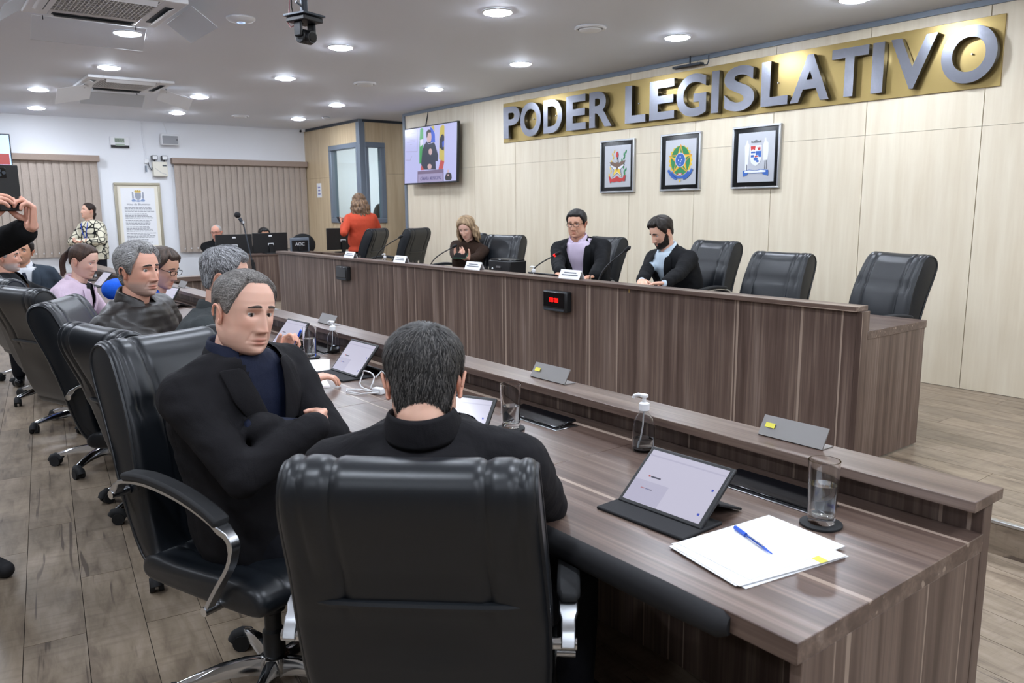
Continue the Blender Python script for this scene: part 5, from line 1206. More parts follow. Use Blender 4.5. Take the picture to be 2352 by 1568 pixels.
def hand_prims(mb, W, d, n, side, curl=(20, 25, 20), spread=4, thumb=(.55, .75, .35), pinch=0, scale=1.0):
    d = Vector(d).normalized(); n = Vector(n); n = (n-d*n.dot(d)).normalized(); s = d.cross(n)*side; W = Vector(W); k_ = scale
    L = [.072, .080, .074, .058]
    for i in range(4):
        kn = W+d*(.088-.006*abs(i-1))*k_+s*(.029-.0195*i)*k_
        capsule(mb, W+s*(.018-.012*i)*k_+d*.004, kn, .0135*k_, .0105*k_, 10)
        a = R(spread*(1.5-i)); dd = (d*math.cos(a)+s*math.sin(a)).normalized(); p = kn; ang = 0
        for j, fr in enumerate((.46, .30, .24)):
            ang += R(curl[j]*(1+.08*i)+(pinch if i == 0 else 0)); v = dd*math.cos(ang)+n*math.sin(ang); q_ = p+v*L[i]*fr*k_
            capsule(mb, p, q_, (.0092-.0009*j)*k_, (.0085-.0010*j)*k_, 8); p = q_
    p = W+d*.022*k_+s*.024*k_; v = (d*thumb[0]+s*thumb[1]+n*thumb[2]).normalized()
    for j, l in enumerate((.042, .032, .026)):
        q_ = p+v*l*k_; capsule(mb, p, q_, (.0135-.0018*j)*k_, (.0118-.0018*j)*k_, 8); p = q_; v = (v+d*.35+n*.12).normalized()
def ik(S, W, l1, l2, hint):
    S, W, hint = Vector(S), Vector(W), Vector(hint); d = W-S; L = min(d.length, (l1+l2)*.995); u = d.normalized()
    if d.length > L: W = S+u*L
    x = (l1*l1-l2*l2+L*L)/(2*L); h = math.sqrt(max(0, l1*l1-x*x)); hn = hint-u*hint.dot(u); hn = hn.normalized()
    return S+u*x+hn*h, W
def rotz(a): return Matrix.Rotation(a, 3, 'Z')
TORSO = [(-.10, .165, .125), (.0, .180, .130), (.15, .182, .130), (.35, .166, .120), (.58, .180, .125), (.78, .186, .122), (.90, .150, .100), (1.0, .078, .072)]

STR = {}
class Person:
    def __init__(s, label, origin, face, head, hface, hpitch=0, hroll=0, stand=False, build=1.0, belly=0.0, fem=0.0, voxel=.012, tone='#d9a88c', pelvis=None, shw=.172, rot_sh=0, **hk):
        s.o = empty('person', origin, 0, label, 'person', None); s.O = Vector(origin); s.vox = voxel; s.build = build; s.fem = fem; s.tone = lin(tone)
        Lc = lambda p: Vector(p)-s.O
        lf = R(hk.pop('legs', face)); s.lf = Vector((math.cos(lf), math.sin(lf), 0)); s.lr = Vector((s.lf.y, -s.lf.x, 0)); s.fw = Vector((math.cos(R(face)), math.sin(R(face)), 0)); s.rt = Vector((s.fw.y, -s.fw.x, 0))
        s.hc = Lc(head); s.RH = rotz(R(hface-90)) @ Matrix.Rotation(R(-hpitch), 3, 'X') @ Matrix.Rotation(R(hroll), 3, 'Y') @ Matrix.Scale(hk.pop('hs', .94), 3)
        hf = s.RH @ Vector((0, 1, 0)); hu = s.RH @ Vector((0, 0, 1))
        s.nk = s.hc+s.RH @ Vector((0, -.028, -.075)); hx = Vector((hf.x, hf.y, 0))
        nl = hk.pop('neck', .058); s.nb = s.hc+hu*(-.085)+Vector((0, 0, -nl))+(s.fw*-.03)
        pz = .93 if stand else .50
        s.pv = Lc(pelvis) if pelvis else Vector((0, 0, pz)); s.stand = stand
        up = (s.nb-s.pv); s.H = up.length; s.up = up.normalized()
        a = R(rot_sh); s.srt = (s.rt*math.cos(a)+s.fw*math.sin(a)); s.srt = (s.srt-s.up*s.srt.dot(s.up)*.6).normalized()
        s.sfw = s.up.cross(s.srt).normalized()
        s.sh = {k: s.nb+s.srt*(k*shw*build)-s.up*.088-s.sfw*.012 for k in (-1, 1)}
        s.belly = belly; s.arm = {}; s.hands = MB(); s.nh = 0; s.hv = hk.pop('hand_voxel', .005)
        rc = hk.pop('res', (56, 64)); s.head = Head(rc[0], rc[1], fem=fem, **hk)
    def spine(s, t):
        bow = -.03*math.sin(math.pi*min(max(t, 0), 1)); return s.pv+s.up*(s.H*t)+s.fw*bow
    def arms(s, wr, wl, hr=None, hl=None, l1=.285, l2=.255):
        for k, w_, h in ((1, wr, hr), (-1, wl, hl)):
            w_ = Vector(w_)-s.O; hint = Vector(h) if h else s.srt*k*.7-Vector((0, 0, 1))-s.fw*.3
            e, w2 = ik(s.sh[k], w_, l1, l2, hint); s.arm[k] = (s.sh[k], e, w2)
        return s
    def hand(s, k, d=None, n=None, **kw):
        S, E, W = s.arm[k]; d = Vector(d) if d is not None else (W-E).normalized(); n = Vector(n) if n is not None else Vector((0, 0, -1))
        hand_prims(s.hands, W, d, n, k if True else 1, **kw); capsule(s.hands, W-(W-E).normalized()*.06, W+d*.01, .027, .024, 10); s.nh += 1
        return s
    def torso(s, mb, inf, t0=-.1, t1=1.0, lo=None):
        rings = []
        ts = [q_ for q_ in TORSO if t0 <= q_[0] <= t1]
        if lo: ts = lo+ts
        for t, hw, hd in ts:
            c = s.spine(t); hw = hw*s.build*(1-.06*s.fem)+inf; hd = hd*s.build+inf; b = s.belly*math.exp(-((t-.28)/.22)**2); bust = .03*s.fem*math.exp(-((t-.66)/.1)**2)
            rt_ = s.rt.lerp(s.srt, min(1, max(0, t))); fw_ = s.fw.lerp(s.sfw, min(1, max(0, t)))
            ring = []
            for k in range(24):
                a = 2*math.pi*k/24; sn, cs = math.sin(a), math.cos(a); e = 2/2.4
                y = hd*math.copysign(abs(cs)**e, cs); 
                if cs > 0: y += (b+bust)*cs
                ring.append(c+rt_*(hw*math.copysign(abs(sn)**e, sn))+fw_*y)
            rings.append(ring)
        mb.loft(rings, True)
    def limbs(s, mb, inf, wrist=True, cut=1.0, pad=.0):
        b = s.build
        for k, (S, E, W) in s.arm.items():
            capsule(mb, s.nb+s.srt*k*.04-s.up*.035, S+s.srt*k*-.01, (.046+pad*.3)*b+inf*.5, (.050+pad*.6)*b+inf*.6)
            we = E+(W-E)*cut
            chain(mb, [S, S.lerp(E, .5), E, E.lerp(we, .5), we], [(.051+pad*.6)*b+inf*.6, .048*b+inf*.6, .041*b+inf*.6, .038*b+inf*.6, .029*b+inf*.8])
    def legs(s, mb, inf, feet=None):
        b = s.build; P = s.pv
        for k in (-1, 1):
            h = P+s.lr*k*.088*b
            if s.stand: kn = P+s.lr*k*.095+s.lf*.02+Vector((0, 0, -.45)); an = Vector((kn.x, kn.y, .09))+s.lr*k*.01-s.lf*.02
            else:
                kn = Vector((h.x, h.y, h.z-.0))+s.lr*k*.06+s.lf*.42; kn.z = max(.5, P.z-.02); an = Vector((kn.x, kn.y, .1))+s.lf*.02
            chain(mb, [h, h.lerp(kn, .5), kn, kn.lerp(an, .4), an], [.085*b+inf, .075*b+inf, .056*b+inf, .052*b+inf, .040+inf])
            s.__dict__.setdefault('ank', {})[k] = an
    def make_body(s, stubble=0, stub_col=(.25, .24, .24), ears=True, blush=.25):
        H = s.head; M = np.array(s.RH); parts = []
        V = H.V.reshape(-1, 3) @ M.T+np.array(s.hc); parts.append((V, H.F, H.skin_col(s.tone, stubble, stub_col, blush).reshape(-1, 4)))
        mb = MB(); capsule(mb, s.hc+s.RH @ Vector((0, -.025, -.045)), s.nb+s.up*.02, .053*(1-.14*s.fem)*s.build**.5, .055*(1-.14*s.fem)*s.build**.5, 16)
        capsule(mb, s.hc+s.RH @ Vector((0, .028, -.082)), s.nb+s.fw*.015, .032, .05, 12)
        s.torso(mb, -.012, -.1, .9); s.limbs(mb, -.012); s.legs(mb, -.008)
        v, f = remesh(mb, .018, 3); c = np.ones((len(v), 4)); c[:, :3] = s.tone; parts.append((v, f, c))
        if s.nh:
            v, f = remesh(s.hands, s.hv, 2); c = np.ones((len(v), 4)); c[:, :3] = np.array(s.tone)*np.array((1.0, .93, .9)); parts.append((v, f, c))
        if ears:
            for k in (-1, 1):
                mb = MB(); wd = float(H.dims(np.array(.0))[0]); ctr = Vector((k*(wd+.001), -.008, -.002))
                rim = [(ctr+Vector((k*(.012+.007*math.sin(t)), -.004+.017*math.cos(t)*(1 if math.cos(t) > 0 else 1.15), .029*math.sin(t)-.002))) for t in [R(-75+k2*19) for k2 in range(15)]]
                chain(mb, rim, [.0045]*len(rim), 6); capsule(mb, ctr+Vector((k*.006, .004, -.027)), ctr+Vector((k*.007, .006, -.020)), .0065, .006, 8)
                mb.ball(ctr+Vector((k*.004, -.004, .0)), .018, 10, 8, (.38, .75, 1.25)); capsule(mb, ctr+Vector((k*.006, .010, -.006)), ctr+Vector((k*.007, .010, .004)), .005, .004, 6)
                v, f = remesh(mb, .0028, 2); v = v @ M.T+np.array(s.hc); c = np.ones((len(v), 4)); c[:, :3] = np.array(s.tone)*np.array((1.0, .86, .82)); parts.append((v, f, c))
        s.emit('body', parts, 'skin'); return s
    def emit(s, name, parts, mt, label=None):
        vs_, fs, cs, n = [], [], [], 0
        for v, f, c in parts:
            vs_.append(v); cs.append(c); fs += [tuple(i+n for i in q_) for q_ in f]; n += len(v)
        o = mesh_obj(name, np.vstack(vs_), fs, mt, s.o, np.vstack(cs))
        if label: o['label'] = label
        return o
    def hl(s, p): return s.hc+s.RH @ Vector(p)
    def face(s, eye='#3a2a20', brow='#3a2f2a', down=0.0, look=0.0, open_=.55, brow_w=.0036, lashes=True):
        H = s.head
        for k in (-1, 1):
            ex, ez = .0308, .0105; ey = H.surf_y(ex, ez)-.0052; c0 = Vector((k*ex, ey, ez))
            n, m = 16, 12; gz = Vector((look, 1, -down)).normalized(); V, C = [], []
            mb = MB(); mb.ball((0, 0, 0), .0135, n, m)
            for p in mb.v:
                p = Vector(p); a = p.normalized().angle(gz); V.append(s.hc+s.RH @ (c0+p)); C.append((.012, .01, .01, 1) if a < R(13) else lin(eye)+(1,) if a < R(29) else (.62, .59, .57, 1))
            mesh_obj('eye', V, mb.f, 'eye_surface', s.o, C)
            lid = MB(); r_ = .0147
            for sgn, e0, e1 in ((1, 90, 90*(1-open_*1.15)-down*45), (-1, -90, -34-10*(1-open_)+down*6)):
                rings = []
                for i in range(6):
                    el = R(e0+(e1-e0)*i/5)
                    rings.append([s.hc+s.RH @ (c0+Vector((k*0+r_*1.06*math.sin(az)*math.cos(el*.98), r_*math.cos(az)*math.cos(el), r_*math.sin(el)*.95))) for az in [R(-78+156*j/10) for j in range(11)]])
                lid.loft(rings, False, closed=False)
            C = np.ones((len(lid.v), 4)); C[:, :3] = np.array(s.tone)*np.array((.86, .76, .72)); mesh_obj('eyelid', lid.v, lid.f, 'skin', s.o, C, solid=.0009)
            b = MB(); pts, rad = [], []
            for j in range(8):
                t = j/7; x = .013+.036*t; z = .0305+.006*math.sin(math.pi*(.25+.6*t))-.003*t; y = H.surf_y(x, z)+.0002; pts.append(s.hl((k*x, y, z))); rad.append(brow_w*(.75+.5*math.sin(math.pi*min(1, t+.2)))*(1-.5*max(0, t-.7)/.3))
            b.tube(pts, rad, 6, True, 1.0); C = np.ones((len(b.v), 4)); C[:, :3] = lin(brow); mesh_obj('eyebrow', b.v, b.f, 'hair_strands', s.o, C)
        return s
    def hair(s, line, thick, c1, c2, name='hair', strands=None, **kw):
        v, f, c = hair_shell(s.head, line, thick, lin(c1), lin(c2), seed=len(bpy.data.objects) % 97, **kw)
        n_st = STR.get('n', 0); W_ = v @ np.array(s.RH).T+np.array(s.hc); parts = [(W_, f, c)]
        if strands: parts.append(s.strand_mesh(v, f, c, **strands))
        s.emit(name, parts, 'hair_strands'); return s
    def strand_mesh(s, v, f, c, n=1500, mode='crown', length=.03, lift=.0015, width=.0011, c1='#222222', c2='#888888', bias=.5):
        bv = BVHTree.FromPolygons([tuple(p) for p in v], f); hv = s.head.V.reshape(-1, 3); out = np.nonzero((np.linalg.norm(v-np.array((0, -.005, 0)), axis=1)-np.linalg.norm(hv-np.array((0, -.005, 0)), axis=1)) > .004)[0]
        rng = random.Random(11); V, F, C = [], [], []; a, b = np.array(lin(c1)), np.array(lin(c2))
        for _ in range(n):
            p = Vector(v[rng.choice(out)])+Vector((rng.uniform(-1, 1), rng.uniform(-1, 1), rng.uniform(-1, 1)))*.004
            L = length*rng.uniform(.6, 1.3); st = L/4; pts = []; side = None; k = min(1, max(0, bias+rng.uniform(-.5, .5))); jit = Vector((rng.uniform(-1, 1), rng.uniform(-1, 1), rng.uniform(-1, 1)))*.35
            for i in range(5):
                h = bv.find_nearest(p); q_, nn = h[0], h[1]
                if nn.dot(q_-Vector((0, -.005, .01))) < 0: nn = -nn
                p = q_+nn*(.0005+lift*(i/4)); pts.append(p)
                if mode == 'crown': d = p-Vector((.01, -.06, .125))
                elif mode == 'back': d = Vector((p.x*2.0, -1, -.25-1.2*max(0, -p.y*6)))
                else: d = Vector((p.x*3, .2 if p.y > .02 else -.5, -1))
                d = d.normalized()+jit; d = (d-nn*d.dot(nn)).normalized(); side = nn.cross(d); p = p+d*st
            o0 = len(V)
            for i, q_ in enumerate(pts):
                w_ = width*(1-.8*i/4); V.append(s.hc+s.RH @ (q_-side*w_)); V.append(s.hc+s.RH @ (q_+side*w_)); C += [tuple(a*(1-k)+b*k)+(1,)]*2
            F += [(o0+2*i, o0+2*i+1, o0+2*i+3, o0+2*i+2) for i in range(4)]
        return np.array([tuple(q_) for q_ in V]), F, np.array(C)
    def locks(s, strands, c1, c2, voxel=.008, name='hair_locks', iters=2):
        mb = MB()
        for pts, rad in strands: chain(mb, [s.hl(p) for p in pts], rad, 8)
        v, f = remesh(mb, voxel, iters); k = np.array([.5+.9*noise.noise(Vector((p[0]*55, p[1]*55, p[2]*9))) for p in v]).clip(0, 1)[:, None]
        c = np.ones((len(v), 4)); c[:, :3] = np.array(lin(c1))*(1-k)+np.array(lin(c2))*k
        v = v+np.array([[noise.noise(Vector((p[0]*60, p[1]*60, p[2]*14+q_)))*.004 for q_ in (0, 9, 17)] for p in v])
        s.emit(name, [(v, f, c)], 'hair_strands'); return s
    def garment(s, name, mt, inf=.016, vcut=None, sleeves=1.0, pad=.012, t1=1.0, lo=None, wrinkle=.004, iters=4, hem=None):
        mb = MB(); s.torso(mb, inf, -.1, t1, lo); s.limbs(mb, inf, cut=sleeves, pad=pad)
        v, f = remesh(mb, s.vox, iters)
        V = v; n1 = np.array([noise.noise(Vector((p[0]*9, p[1]*9, p[2]*15)))+.6*noise.noise(Vector((p[0]*22+3, p[1]*22, p[2]*30))) for p in V])
        ctr = V.mean(0); 
        me = bpy.data.meshes.new('t'); me.from_pydata([tuple(p) for p in V], [], f); nn = np.empty(len(V)*3); me.vertices.foreach_get('normal', nn); nn = nn.reshape(-1, 3); bpy.data.meshes.remove(me)
        V = V+nn*(n1*wrinkle)[:, None]
        s.bvh = BVHTree.FromPolygons([tuple(p) for p in V], f); tm = MB(); s.torso(tm, inf+.003, -.1, t1, lo); s.tbvh = BVHTree.FromPolygons([tuple(p) for p in tm.v], tm.f)
        if vcut:
            vt0, vw = vcut; up = np.array(s.up); rel = V-np.array(s.pv); t = rel @ up/s.H; x = rel @ np.array(s.srt); y = rel @ np.array(s.sfw)
            hw = np.clip((t-vt0)/(1-vt0), 0, None)*vw; cut = (y > -.01) & (np.abs(x) < hw) & (t > vt0) & (y < .128*s.build+inf+.012+s.belly+.03*s.fem)
            cut |= (t > .93) & (np.abs(x) < .05) & (y > -.025) & (y < .06)
            f = [q_ for q_ in f if not all(cut[i] for i in q_)]
            keep = np.zeros(len(V), bool); keep[[i for q_ in f for i in q_]] = True
            snap = keep & cut & (t < .93); V = V.copy(); V[snap] += np.array(s.srt)*((np.sign(x)*hw-x)[snap])[:, None]
        o = mesh_obj(name, V, f, mt, s.o); return o
    def on_chest(s, x, t, off=.006):
        o = s.spine(t)+s.srt*x+s.sfw*.6; h = s.bvh.ray_cast(o, -s.sfw, 1.2)
        g_ = s.tbvh.ray_cast(o, -s.sfw, 1.2); p = h[0] if h[0] is not None else s.spine(t)+s.srt*x+s.sfw*.13
        if g_[0] is not None and (h[0] is None or (h[0]-g_[0]).dot(s.sfw) > .03 or (h[0]-g_[0]).dot(s.sfw) < -.02): p = g_[0]
        return p+s.sfw*off
    def lapels(s, mt, vt0, vw, lw=.058, top=.96, off=.010):
        for k in (-1, 1):
            rows = []
            for i in range(13):
                t = vt0+(top-vt0)*i/12; e = max(0, (t-vt0)/(1-vt0))*vw-.013; g_ = min(1, (t-vt0)/(.72*(top-vt0))); wd = .020+lw*g_*(1 if i < 10 else 1-.14*(i-9))
                rows.append([s.on_chest(k*(e+wd*j/3), t, off+(.006 if 0 < j < 3 else 0)) for j in range(4)])
            mesh_obj('lapel', [p for r_ in rows for p in r_], [(i*4+j, i*4+j+1, (i+1)*4+j+1, (i+1)*4+j) for i in range(12) for j in range(3)], mt, s.o, solid=.004, sub=1)
    def collar(s, mt, r0=.066, r1=.082, h=.042, open_=38, drop=.02, name='collar', base=0.0, lean=.0):
        up = (s.up+Vector((0, 0, .6))).normalized(); n = 22; rows = [[], [], [], []]
        for k in range(n+1):
            a = R(-180+open_+(360-2*open_)*k/n); c, s_ = -math.cos(a), math.sin(a)   # c: +1 at the back... measured from back
            front = max(0, math.cos(a)*-1) if False else (1+math.cos(a+math.pi))/2
            fr = abs(a)/R(180-open_)
            d = s.sfw*(-math.cos(a))+s.srt*math.sin(a)
            ctr = s.nb+up*base
            rows[0].append(ctr+d*(r0*1.0)+up*(-.03)); rows[1].append(ctr+d*(r0)+up*(h*(1-.8*fr**3))); rows[2].append(ctr+d*(r0+.007)+up*(h*(1-.8*fr**3)-.003)); rows[3].append(ctr+d*(r1+.016*fr**3)+up*(-.008-drop*fr**2))
        mesh_obj(name, [p for r_ in rows for p in r_], [(i*(n+1)+k, i*(n+1)+k+1, (i+1)*(n+1)+k+1, (i+1)*(n+1)+k) for i in range(3) for k in range(n)], mt, s.o, solid=.003, sub=1)
    def trousers(s, mt, shoes='black_gloss'):
        mb = MB(); s.torso(mb, .008, -.1, .16); s.legs(mb, .012); v, f = remesh(mb, .016, 3); mesh_obj('trousers', v, f, mt, s.o)
        for k in (-1, 1):
            a = s.ank[k]; q_ = MB(); capsule(q_, a+Vector((0, 0, -.045))-s.lf*.02, a+s.lf*.12+Vector((0, 0, -.058)), .042, .036); capsule(q_, a-s.lf*.02, a+Vector((0, 0, -.05)), .04, .042); q_.box(a+s.lf*.05+Vector((0, 0, -.088)), (.07, .07, .02), rotz(0))
            v, f = remesh(q_, .01, 2); v[:, 2] = np.maximum(v[:, 2], .002); mesh_obj('shoe', v, f, shoes, s.o)
    def glasses(s, mt='black_gloss', w_=.025, h=.016, z=.010):
        mb = MB(); H = s.head; y0 = H.surf_y(.03, .03)+.012
        for k in (-1, 1):
            pts = [s.hl((k*(.033+w_*math.copysign(abs(math.cos(t))**.7, math.cos(t))), y0-.004*abs(math.cos(t)), z+h*math.copysign(abs(math.sin(t))**.7, math.sin(t)))) for t in [2*math.pi*j/20 for j in range(21)]]
            mb.tube(pts, .0016, 6, False); mb.tube([s.hl((k*.058, y0-.004, z+.006)), s.hl((k*.074, .05, z+.007)), s.hl((k*.079, -.005, z+.010))], .0016, 6)
        mb.tube([s.hl((-.009, y0, z+.004)), s.hl((0, y0+.002, z+.007)), s.hl((.009, y0, z+.004))], .0016, 6)
        mb.build('glasses', MATS[mt], s.o)
def curl_strand(p0, p1, r0, r1, amp=.012, turns=2.5, n=9, ph=0.0, bow=(0, 0, 0)):
    p0, p1, bow = Vector(p0), Vector(p1), Vector(bow); pts, rad = [], []
    for i in range(n):
        t = i/(n-1); a = 2*math.pi*turns*t+ph; pts.append(p0.lerp(p1, t)+bow*math.sin(math.pi*t)+Vector((math.cos(a), math.sin(a), 0))*amp*min(1, t*3)); rad.append(r0+(r1-r0)*t)
    return pts, rad
# ------------------------------------------------------------ the people in the room
# 1: dark-haired man seen from behind
p = Person('dark-haired man in a black jacket seen from behind in the nearest chair', (-1.50, .95, 0), 142, (-1.44, .870, 1.116), 146, 20, 0, voxel=.009, tone='#dcae97', build=1.08, legs=115, neck=.014, res=(90, 96), jaw=1.08, fat=.5, pelvis=(-1.50, .95, .50), shw=.178)
p.arms((-1.62, 1.28, .66), (-1.86, 1.02, .66), hr=(.8, .75, -.35), hl=(-.5, -.6, -.6)); p.hand(1).hand(-1)
p.make_body(ears=True); p.face()
p.hair([(0, .082), (40, .086), (58, .055), (72, .02), (82, -.012), (90, .0), (98, .026), (108, .015), (118, -.04), (140, -.095), (180, -.112)], lambda a, z: .012+.010*np.clip((z+.02)/.1, 0, 1), '#1d1c1d', '#3a3836', rough=.002, freq=(60, 70), streaks=.4, strands=dict(n=5000, mode='crown', length=.022, lift=.003, width=.0009, c1='#161516', c2='#77736f', bias=.3))
p.garment('jacket', 'black_wool', .022, (.35, .07), .98, .016, wrinkle=.004); p.lapels('black_wool', .35, .07); p.collar('black_wool', .064, .084, .058, 40, .01, 'jacket_collar', .010); p.trousers('dark_trousers')
# 2: man with crossed arms
p = Person('grey-haired man in a dark blazer sitting with crossed arms, looking toward the right', (-2.28, .80, 0), 20, (-2.245, .765, 1.200), 17, 6, -7, voxel=.009, tone='#e2b49f', build=1.04, legs=70, neck=.034, belly=.03, res=(110, 120), jaw=1.1, fat=.6, nose=1.05, pelvis=(-2.28, .80, .52), shw=.175)
p.arms((-2.045, .885, .895), (-2.11, .725, .90), hr=(.35, -.75, -.75), hl=(.45, .75, -.65), l1=.29, l2=.25); p.hand(1, (-.75, .55, -.15), (-.6, -.7, 0), curl=(55, 55, 40), thumb=(1, .02, .4)).hand(-1, (-.8, -.3, -.1), (-.6, .7, 0), curl=(70, 60, 45), thumb=(1, .02, .4), scale=.85)
p.make_body(stubble=.06, stub_col=(.40, .34, .32), blush=.35); p.face('#33271f', '#4d423b', .12, .3, .60, .0036)
p.hair(LINE_RECEDE, lambda a, z: .007+.007*np.clip((z+.02)/.1, 0, 1), '#57524f', '#7d7874', rough=.001, freq=(60, 22), streaks=.4, fade=.02, strands=dict(n=4500, mode='back', length=.045, lift=.0008, width=.0009, c1='#4a4643', c2='#a39e99', bias=.45))
p.garment('shirt', 'navy_shirt', .008, None, .98, .004, wrinkle=.002); p.garment('jacket', 'black_wool', .022, (.40, .085), .93, .016, wrinkle=.006); p.lapels('black_wool', .40, .085, .06); p.collar('navy_shirt', .066, .086, .045, 30, .035, 'shirt_collar', .008); p.collar('black_wool', .076, .094, .03, 62, .0, 'jacket_collar'); p.trousers('dark_trousers')
# 3: man with pen in grey suit
p = Person('man in a grey suit with salt-and-pepper hair holding a blue pen', (-3.33, .95, 0), 66, (-3.36, 1.08, 1.212), 60, 10, 0, voxel=.010, legs=85, tone='#dfb09a', build=1.06, res=(84, 90), pelvis=(-3.33, .90, .50))
p.arms((-3.05, 1.28, .80), (-3.24, 1.245, .875), hl=(-.5, .1, -1)); p.hand(1).hand(-1, (.1, .35, .6), (.8, .3, 0), curl=(45, 50, 35))
p.make_body(); p.face('#33271f', '#4a423d', .3)
p.hair(LINE_SHORT, lambda a, z: .012+.012*np.clip((z+.02)/.1, 0, 1), '#4a4849', '#8d8d90', rough=.002, freq=(70, 50), streaks=.4, strands=dict(n=4000, mode='crown', length=.03, lift=.004, width=.0012, c1='#2c2a2b', c2='#d2d3d6', bias=.5))
p.garment('shirt', 'white_shirt', .008, None, .98, .004); p.garment('jacket', 'charcoal_suit', .020, (.35, .08), .95, .014, wrinkle=.005); p.lapels('charcoal_suit', .35, .08); p.collar('charcoal_suit', .072, .09, .042, 55, .0, 'jacket_collar'); p.trousers('dark_trousers')
pen((-3.195, 1.292, .925), (-.35, -.25, -.75), 'blue ballpoint pen held upright beside the crossed arms')
# 4: man in leather jacket
p = Person('grey-haired man in a dark leather jacket with stubble looking right', (-4.05, .92, 0), 42, (-3.90, .862, 1.222), 30, 2, 0, voxel=.010, legs=80, tone='#dca791', build=1.08, belly=.02, res=(110, 120), nose=1.12, jaw=1.05, fat=.3, pelvis=(-4.08, .88, .50))
p.arms((-3.72, 1.22, .74), (-4.05, 1.30, .74)); p.hand(1).hand(-1)
p.make_body(stubble=.5, stub_col=(.36, .33, .31), blush=.35); p.face('#3d3a30', '#3b332e', .0, .1, .60, .004)
p.hair([(0, .092), (20, .09), (38, .10), (55, .068), (68, .035), (80, -.018), (88, -.01), (96, .02), (106, -.01), (118, -.065), (140, -.085), (180, -.09)], lambda a, z: .014+.012*np.clip((z+.05)/.1, 0, 1), '#62605e', '#9a9998', rough=.003, freq=(36, 16), streaks=.5, strands=dict(n=3500, mode='back', length=.06, lift=.003, width=.0013, c1='#4a4846', c2='#cfcecd', bias=.5))
p.garment('jacket', 'brown_leather', .026, None, .97, .012, wrinkle=.007); p.collar('brown_leather', .064, .092, .055, 25, .03, 'jacket_collar', .01); p.trousers('dark_trousers')
# 5: person in blue
p = Person('person in a bright blue hooded top, mostly hidden behind the leather jacket', (-5.1, .92, 0), 60, (-5.06, 1.25, 1.15), 40, 20, 0, voxel=.014, tone='#d6a68c', pelvis=(-5.16, .80, .52), res=(50, 56))
p.arms((-4.85, 1.40, .78), (-5.15, 1.45, .78)); p.hand(1).hand(-1)
p.make_body(); p.face(); p.hair(LINE_SHORT, .024, '#2c241f', '#5a4a40', rough=.006); p.glasses()
p.garment('hooded_top', 'blue_hoodie', .026, None, .97, .008, wrinkle=.006); q_ = MB(); capsule(q_, Vector((-5.10, 1.00, 1.05))-p.O, Vector((-4.99, .95, 1.05))-p.O, .06, .06); capsule(q_, Vector((-5.05, .98, 1.04))-p.O, Vector((-5.05, 1.08, 1.04))-p.O, .06, .07); v_, f_ = remesh(q_, .012, 3); mesh_obj('hood', v_, f_, 'blue_hoodie', p.o); p.trousers('dark_trousers')
# 6: woman in pink blazer
p = Person('woman in a pale pink blazer with a brown ponytail leaning over the desk', (-6.2, .88, 0), 58, (-6.10, 1.0, 1.158), 46, 18, 0, fem=1.0, voxel=.011, tone='#e2b7a2', build=.96, pelvis=(-6.2, .83, .53), res=(70, 76), jaw=.92, nose=.85, chin=.8, shw=.16)
p.arms((-5.78, 1.10, .79), (-6.2, 1.36, .79), hr=(.5, -.5, -.8)); p.hand(1).hand(-1)
p.make_body(blush=.4); p.face('#3a2a20', '#4a372c', .5, 0, .4, .002)
p.hair([(0, .085), (30, .082), (50, .062), (68, .03), (80, -.0), (92, .012), (100, .024), (110, .0), (130, -.045), (180, -.062)], .010, '#33241d', '#4d382c', rough=.001, freq=(50, 14), streaks=.5)
st_ = [curl_strand((.0, -.105, .055), (x, -.135-.02*abs(x), -.13+dz), .022, .010, .004, 1, 8, k, (0, -.035, .01)) for k, (x, dz) in enumerate(((-.02, 0), (0, -.02), (.02, -.01)))]
p.locks(st_, '#2c1f19', '#4a352a', .007, 'ponytail'); MB().ball(p.hl((0, -.105, .052)), .026, 12, 8).build('hair_tie', MATS['black_matte'], p.o)
p.garment('inner_top', 'black_suit', .006, None, .3, .0); p.garment('blazer', 'pink_blazer', .020, (.4, .06), .96, .014, wrinkle=.005); p.lapels('pink_blazer', .4, .06); p.collar('pink_blazer', .066, .086, .036, 55, .0, 'blazer_collar'); p.trousers('dark_trousers')
# 7: woman in patterned sweater, standing at the back
p = Person('standing woman in a black and cream patterned sweater with hands clasped', (-12.98, 2.27, 0), 308, (-12.99, 2.25, 1.505), 285, -8, 0, stand=True, fem=1.0, voxel=.014, tone='#e0b39d', build=.95, jaw=.92, nose=.85, chin=.8, shw=.16, pelvis=(-12.98, 2.29, .90))
p.arms((-12.80, 2.06, 1.06), (-12.78, 2.10, 1.07), hr=(-.5, -.6, -.5), hl=(.6, .4, -.5)); p.hand(1, (.3, .5, 0), (0, 0, 1), curl=(40, 45, 30)).hand(-1, (-.2, -.5, 0), (0, 0, 1), curl=(40, 45, 30))
p.make_body(); p.face('#2c211b', '#2c221e', 0, 0, .6, .0022); p.hair([(0, .085), (30, .080), (50, .06), (68, .03), (80, .0), (92, .012), (100, .024), (110, .0), (130, -.05), (180, -.075)], .010, '#1f1715', '#33261f', rough=.0012, freq=(50, 14))
p.locks([curl_strand((.0, -.10, -.03), (.02, -.09, -.16), .028, .014, .004, 1, 6)], '#1f1715', '#33261f', .009, 'ponytail')
p.garment('sweater', 'lattice_knit', .030, None, .95, .012, wrinkle=.006, lo=[(-.2, .165, .125)]); p.trousers('dark_trousers')
mat('lanyard_blue', '#2a4fb0', .6); m = MB()
for k in (-1, 1): m.tube([p.on_chest(k*.05, .95, .004), p.on_chest(k*.055, .85, .006), p.on_chest(k*.03, .65, .006), p.on_chest(k*.012, .42, .006)], .006, 6)
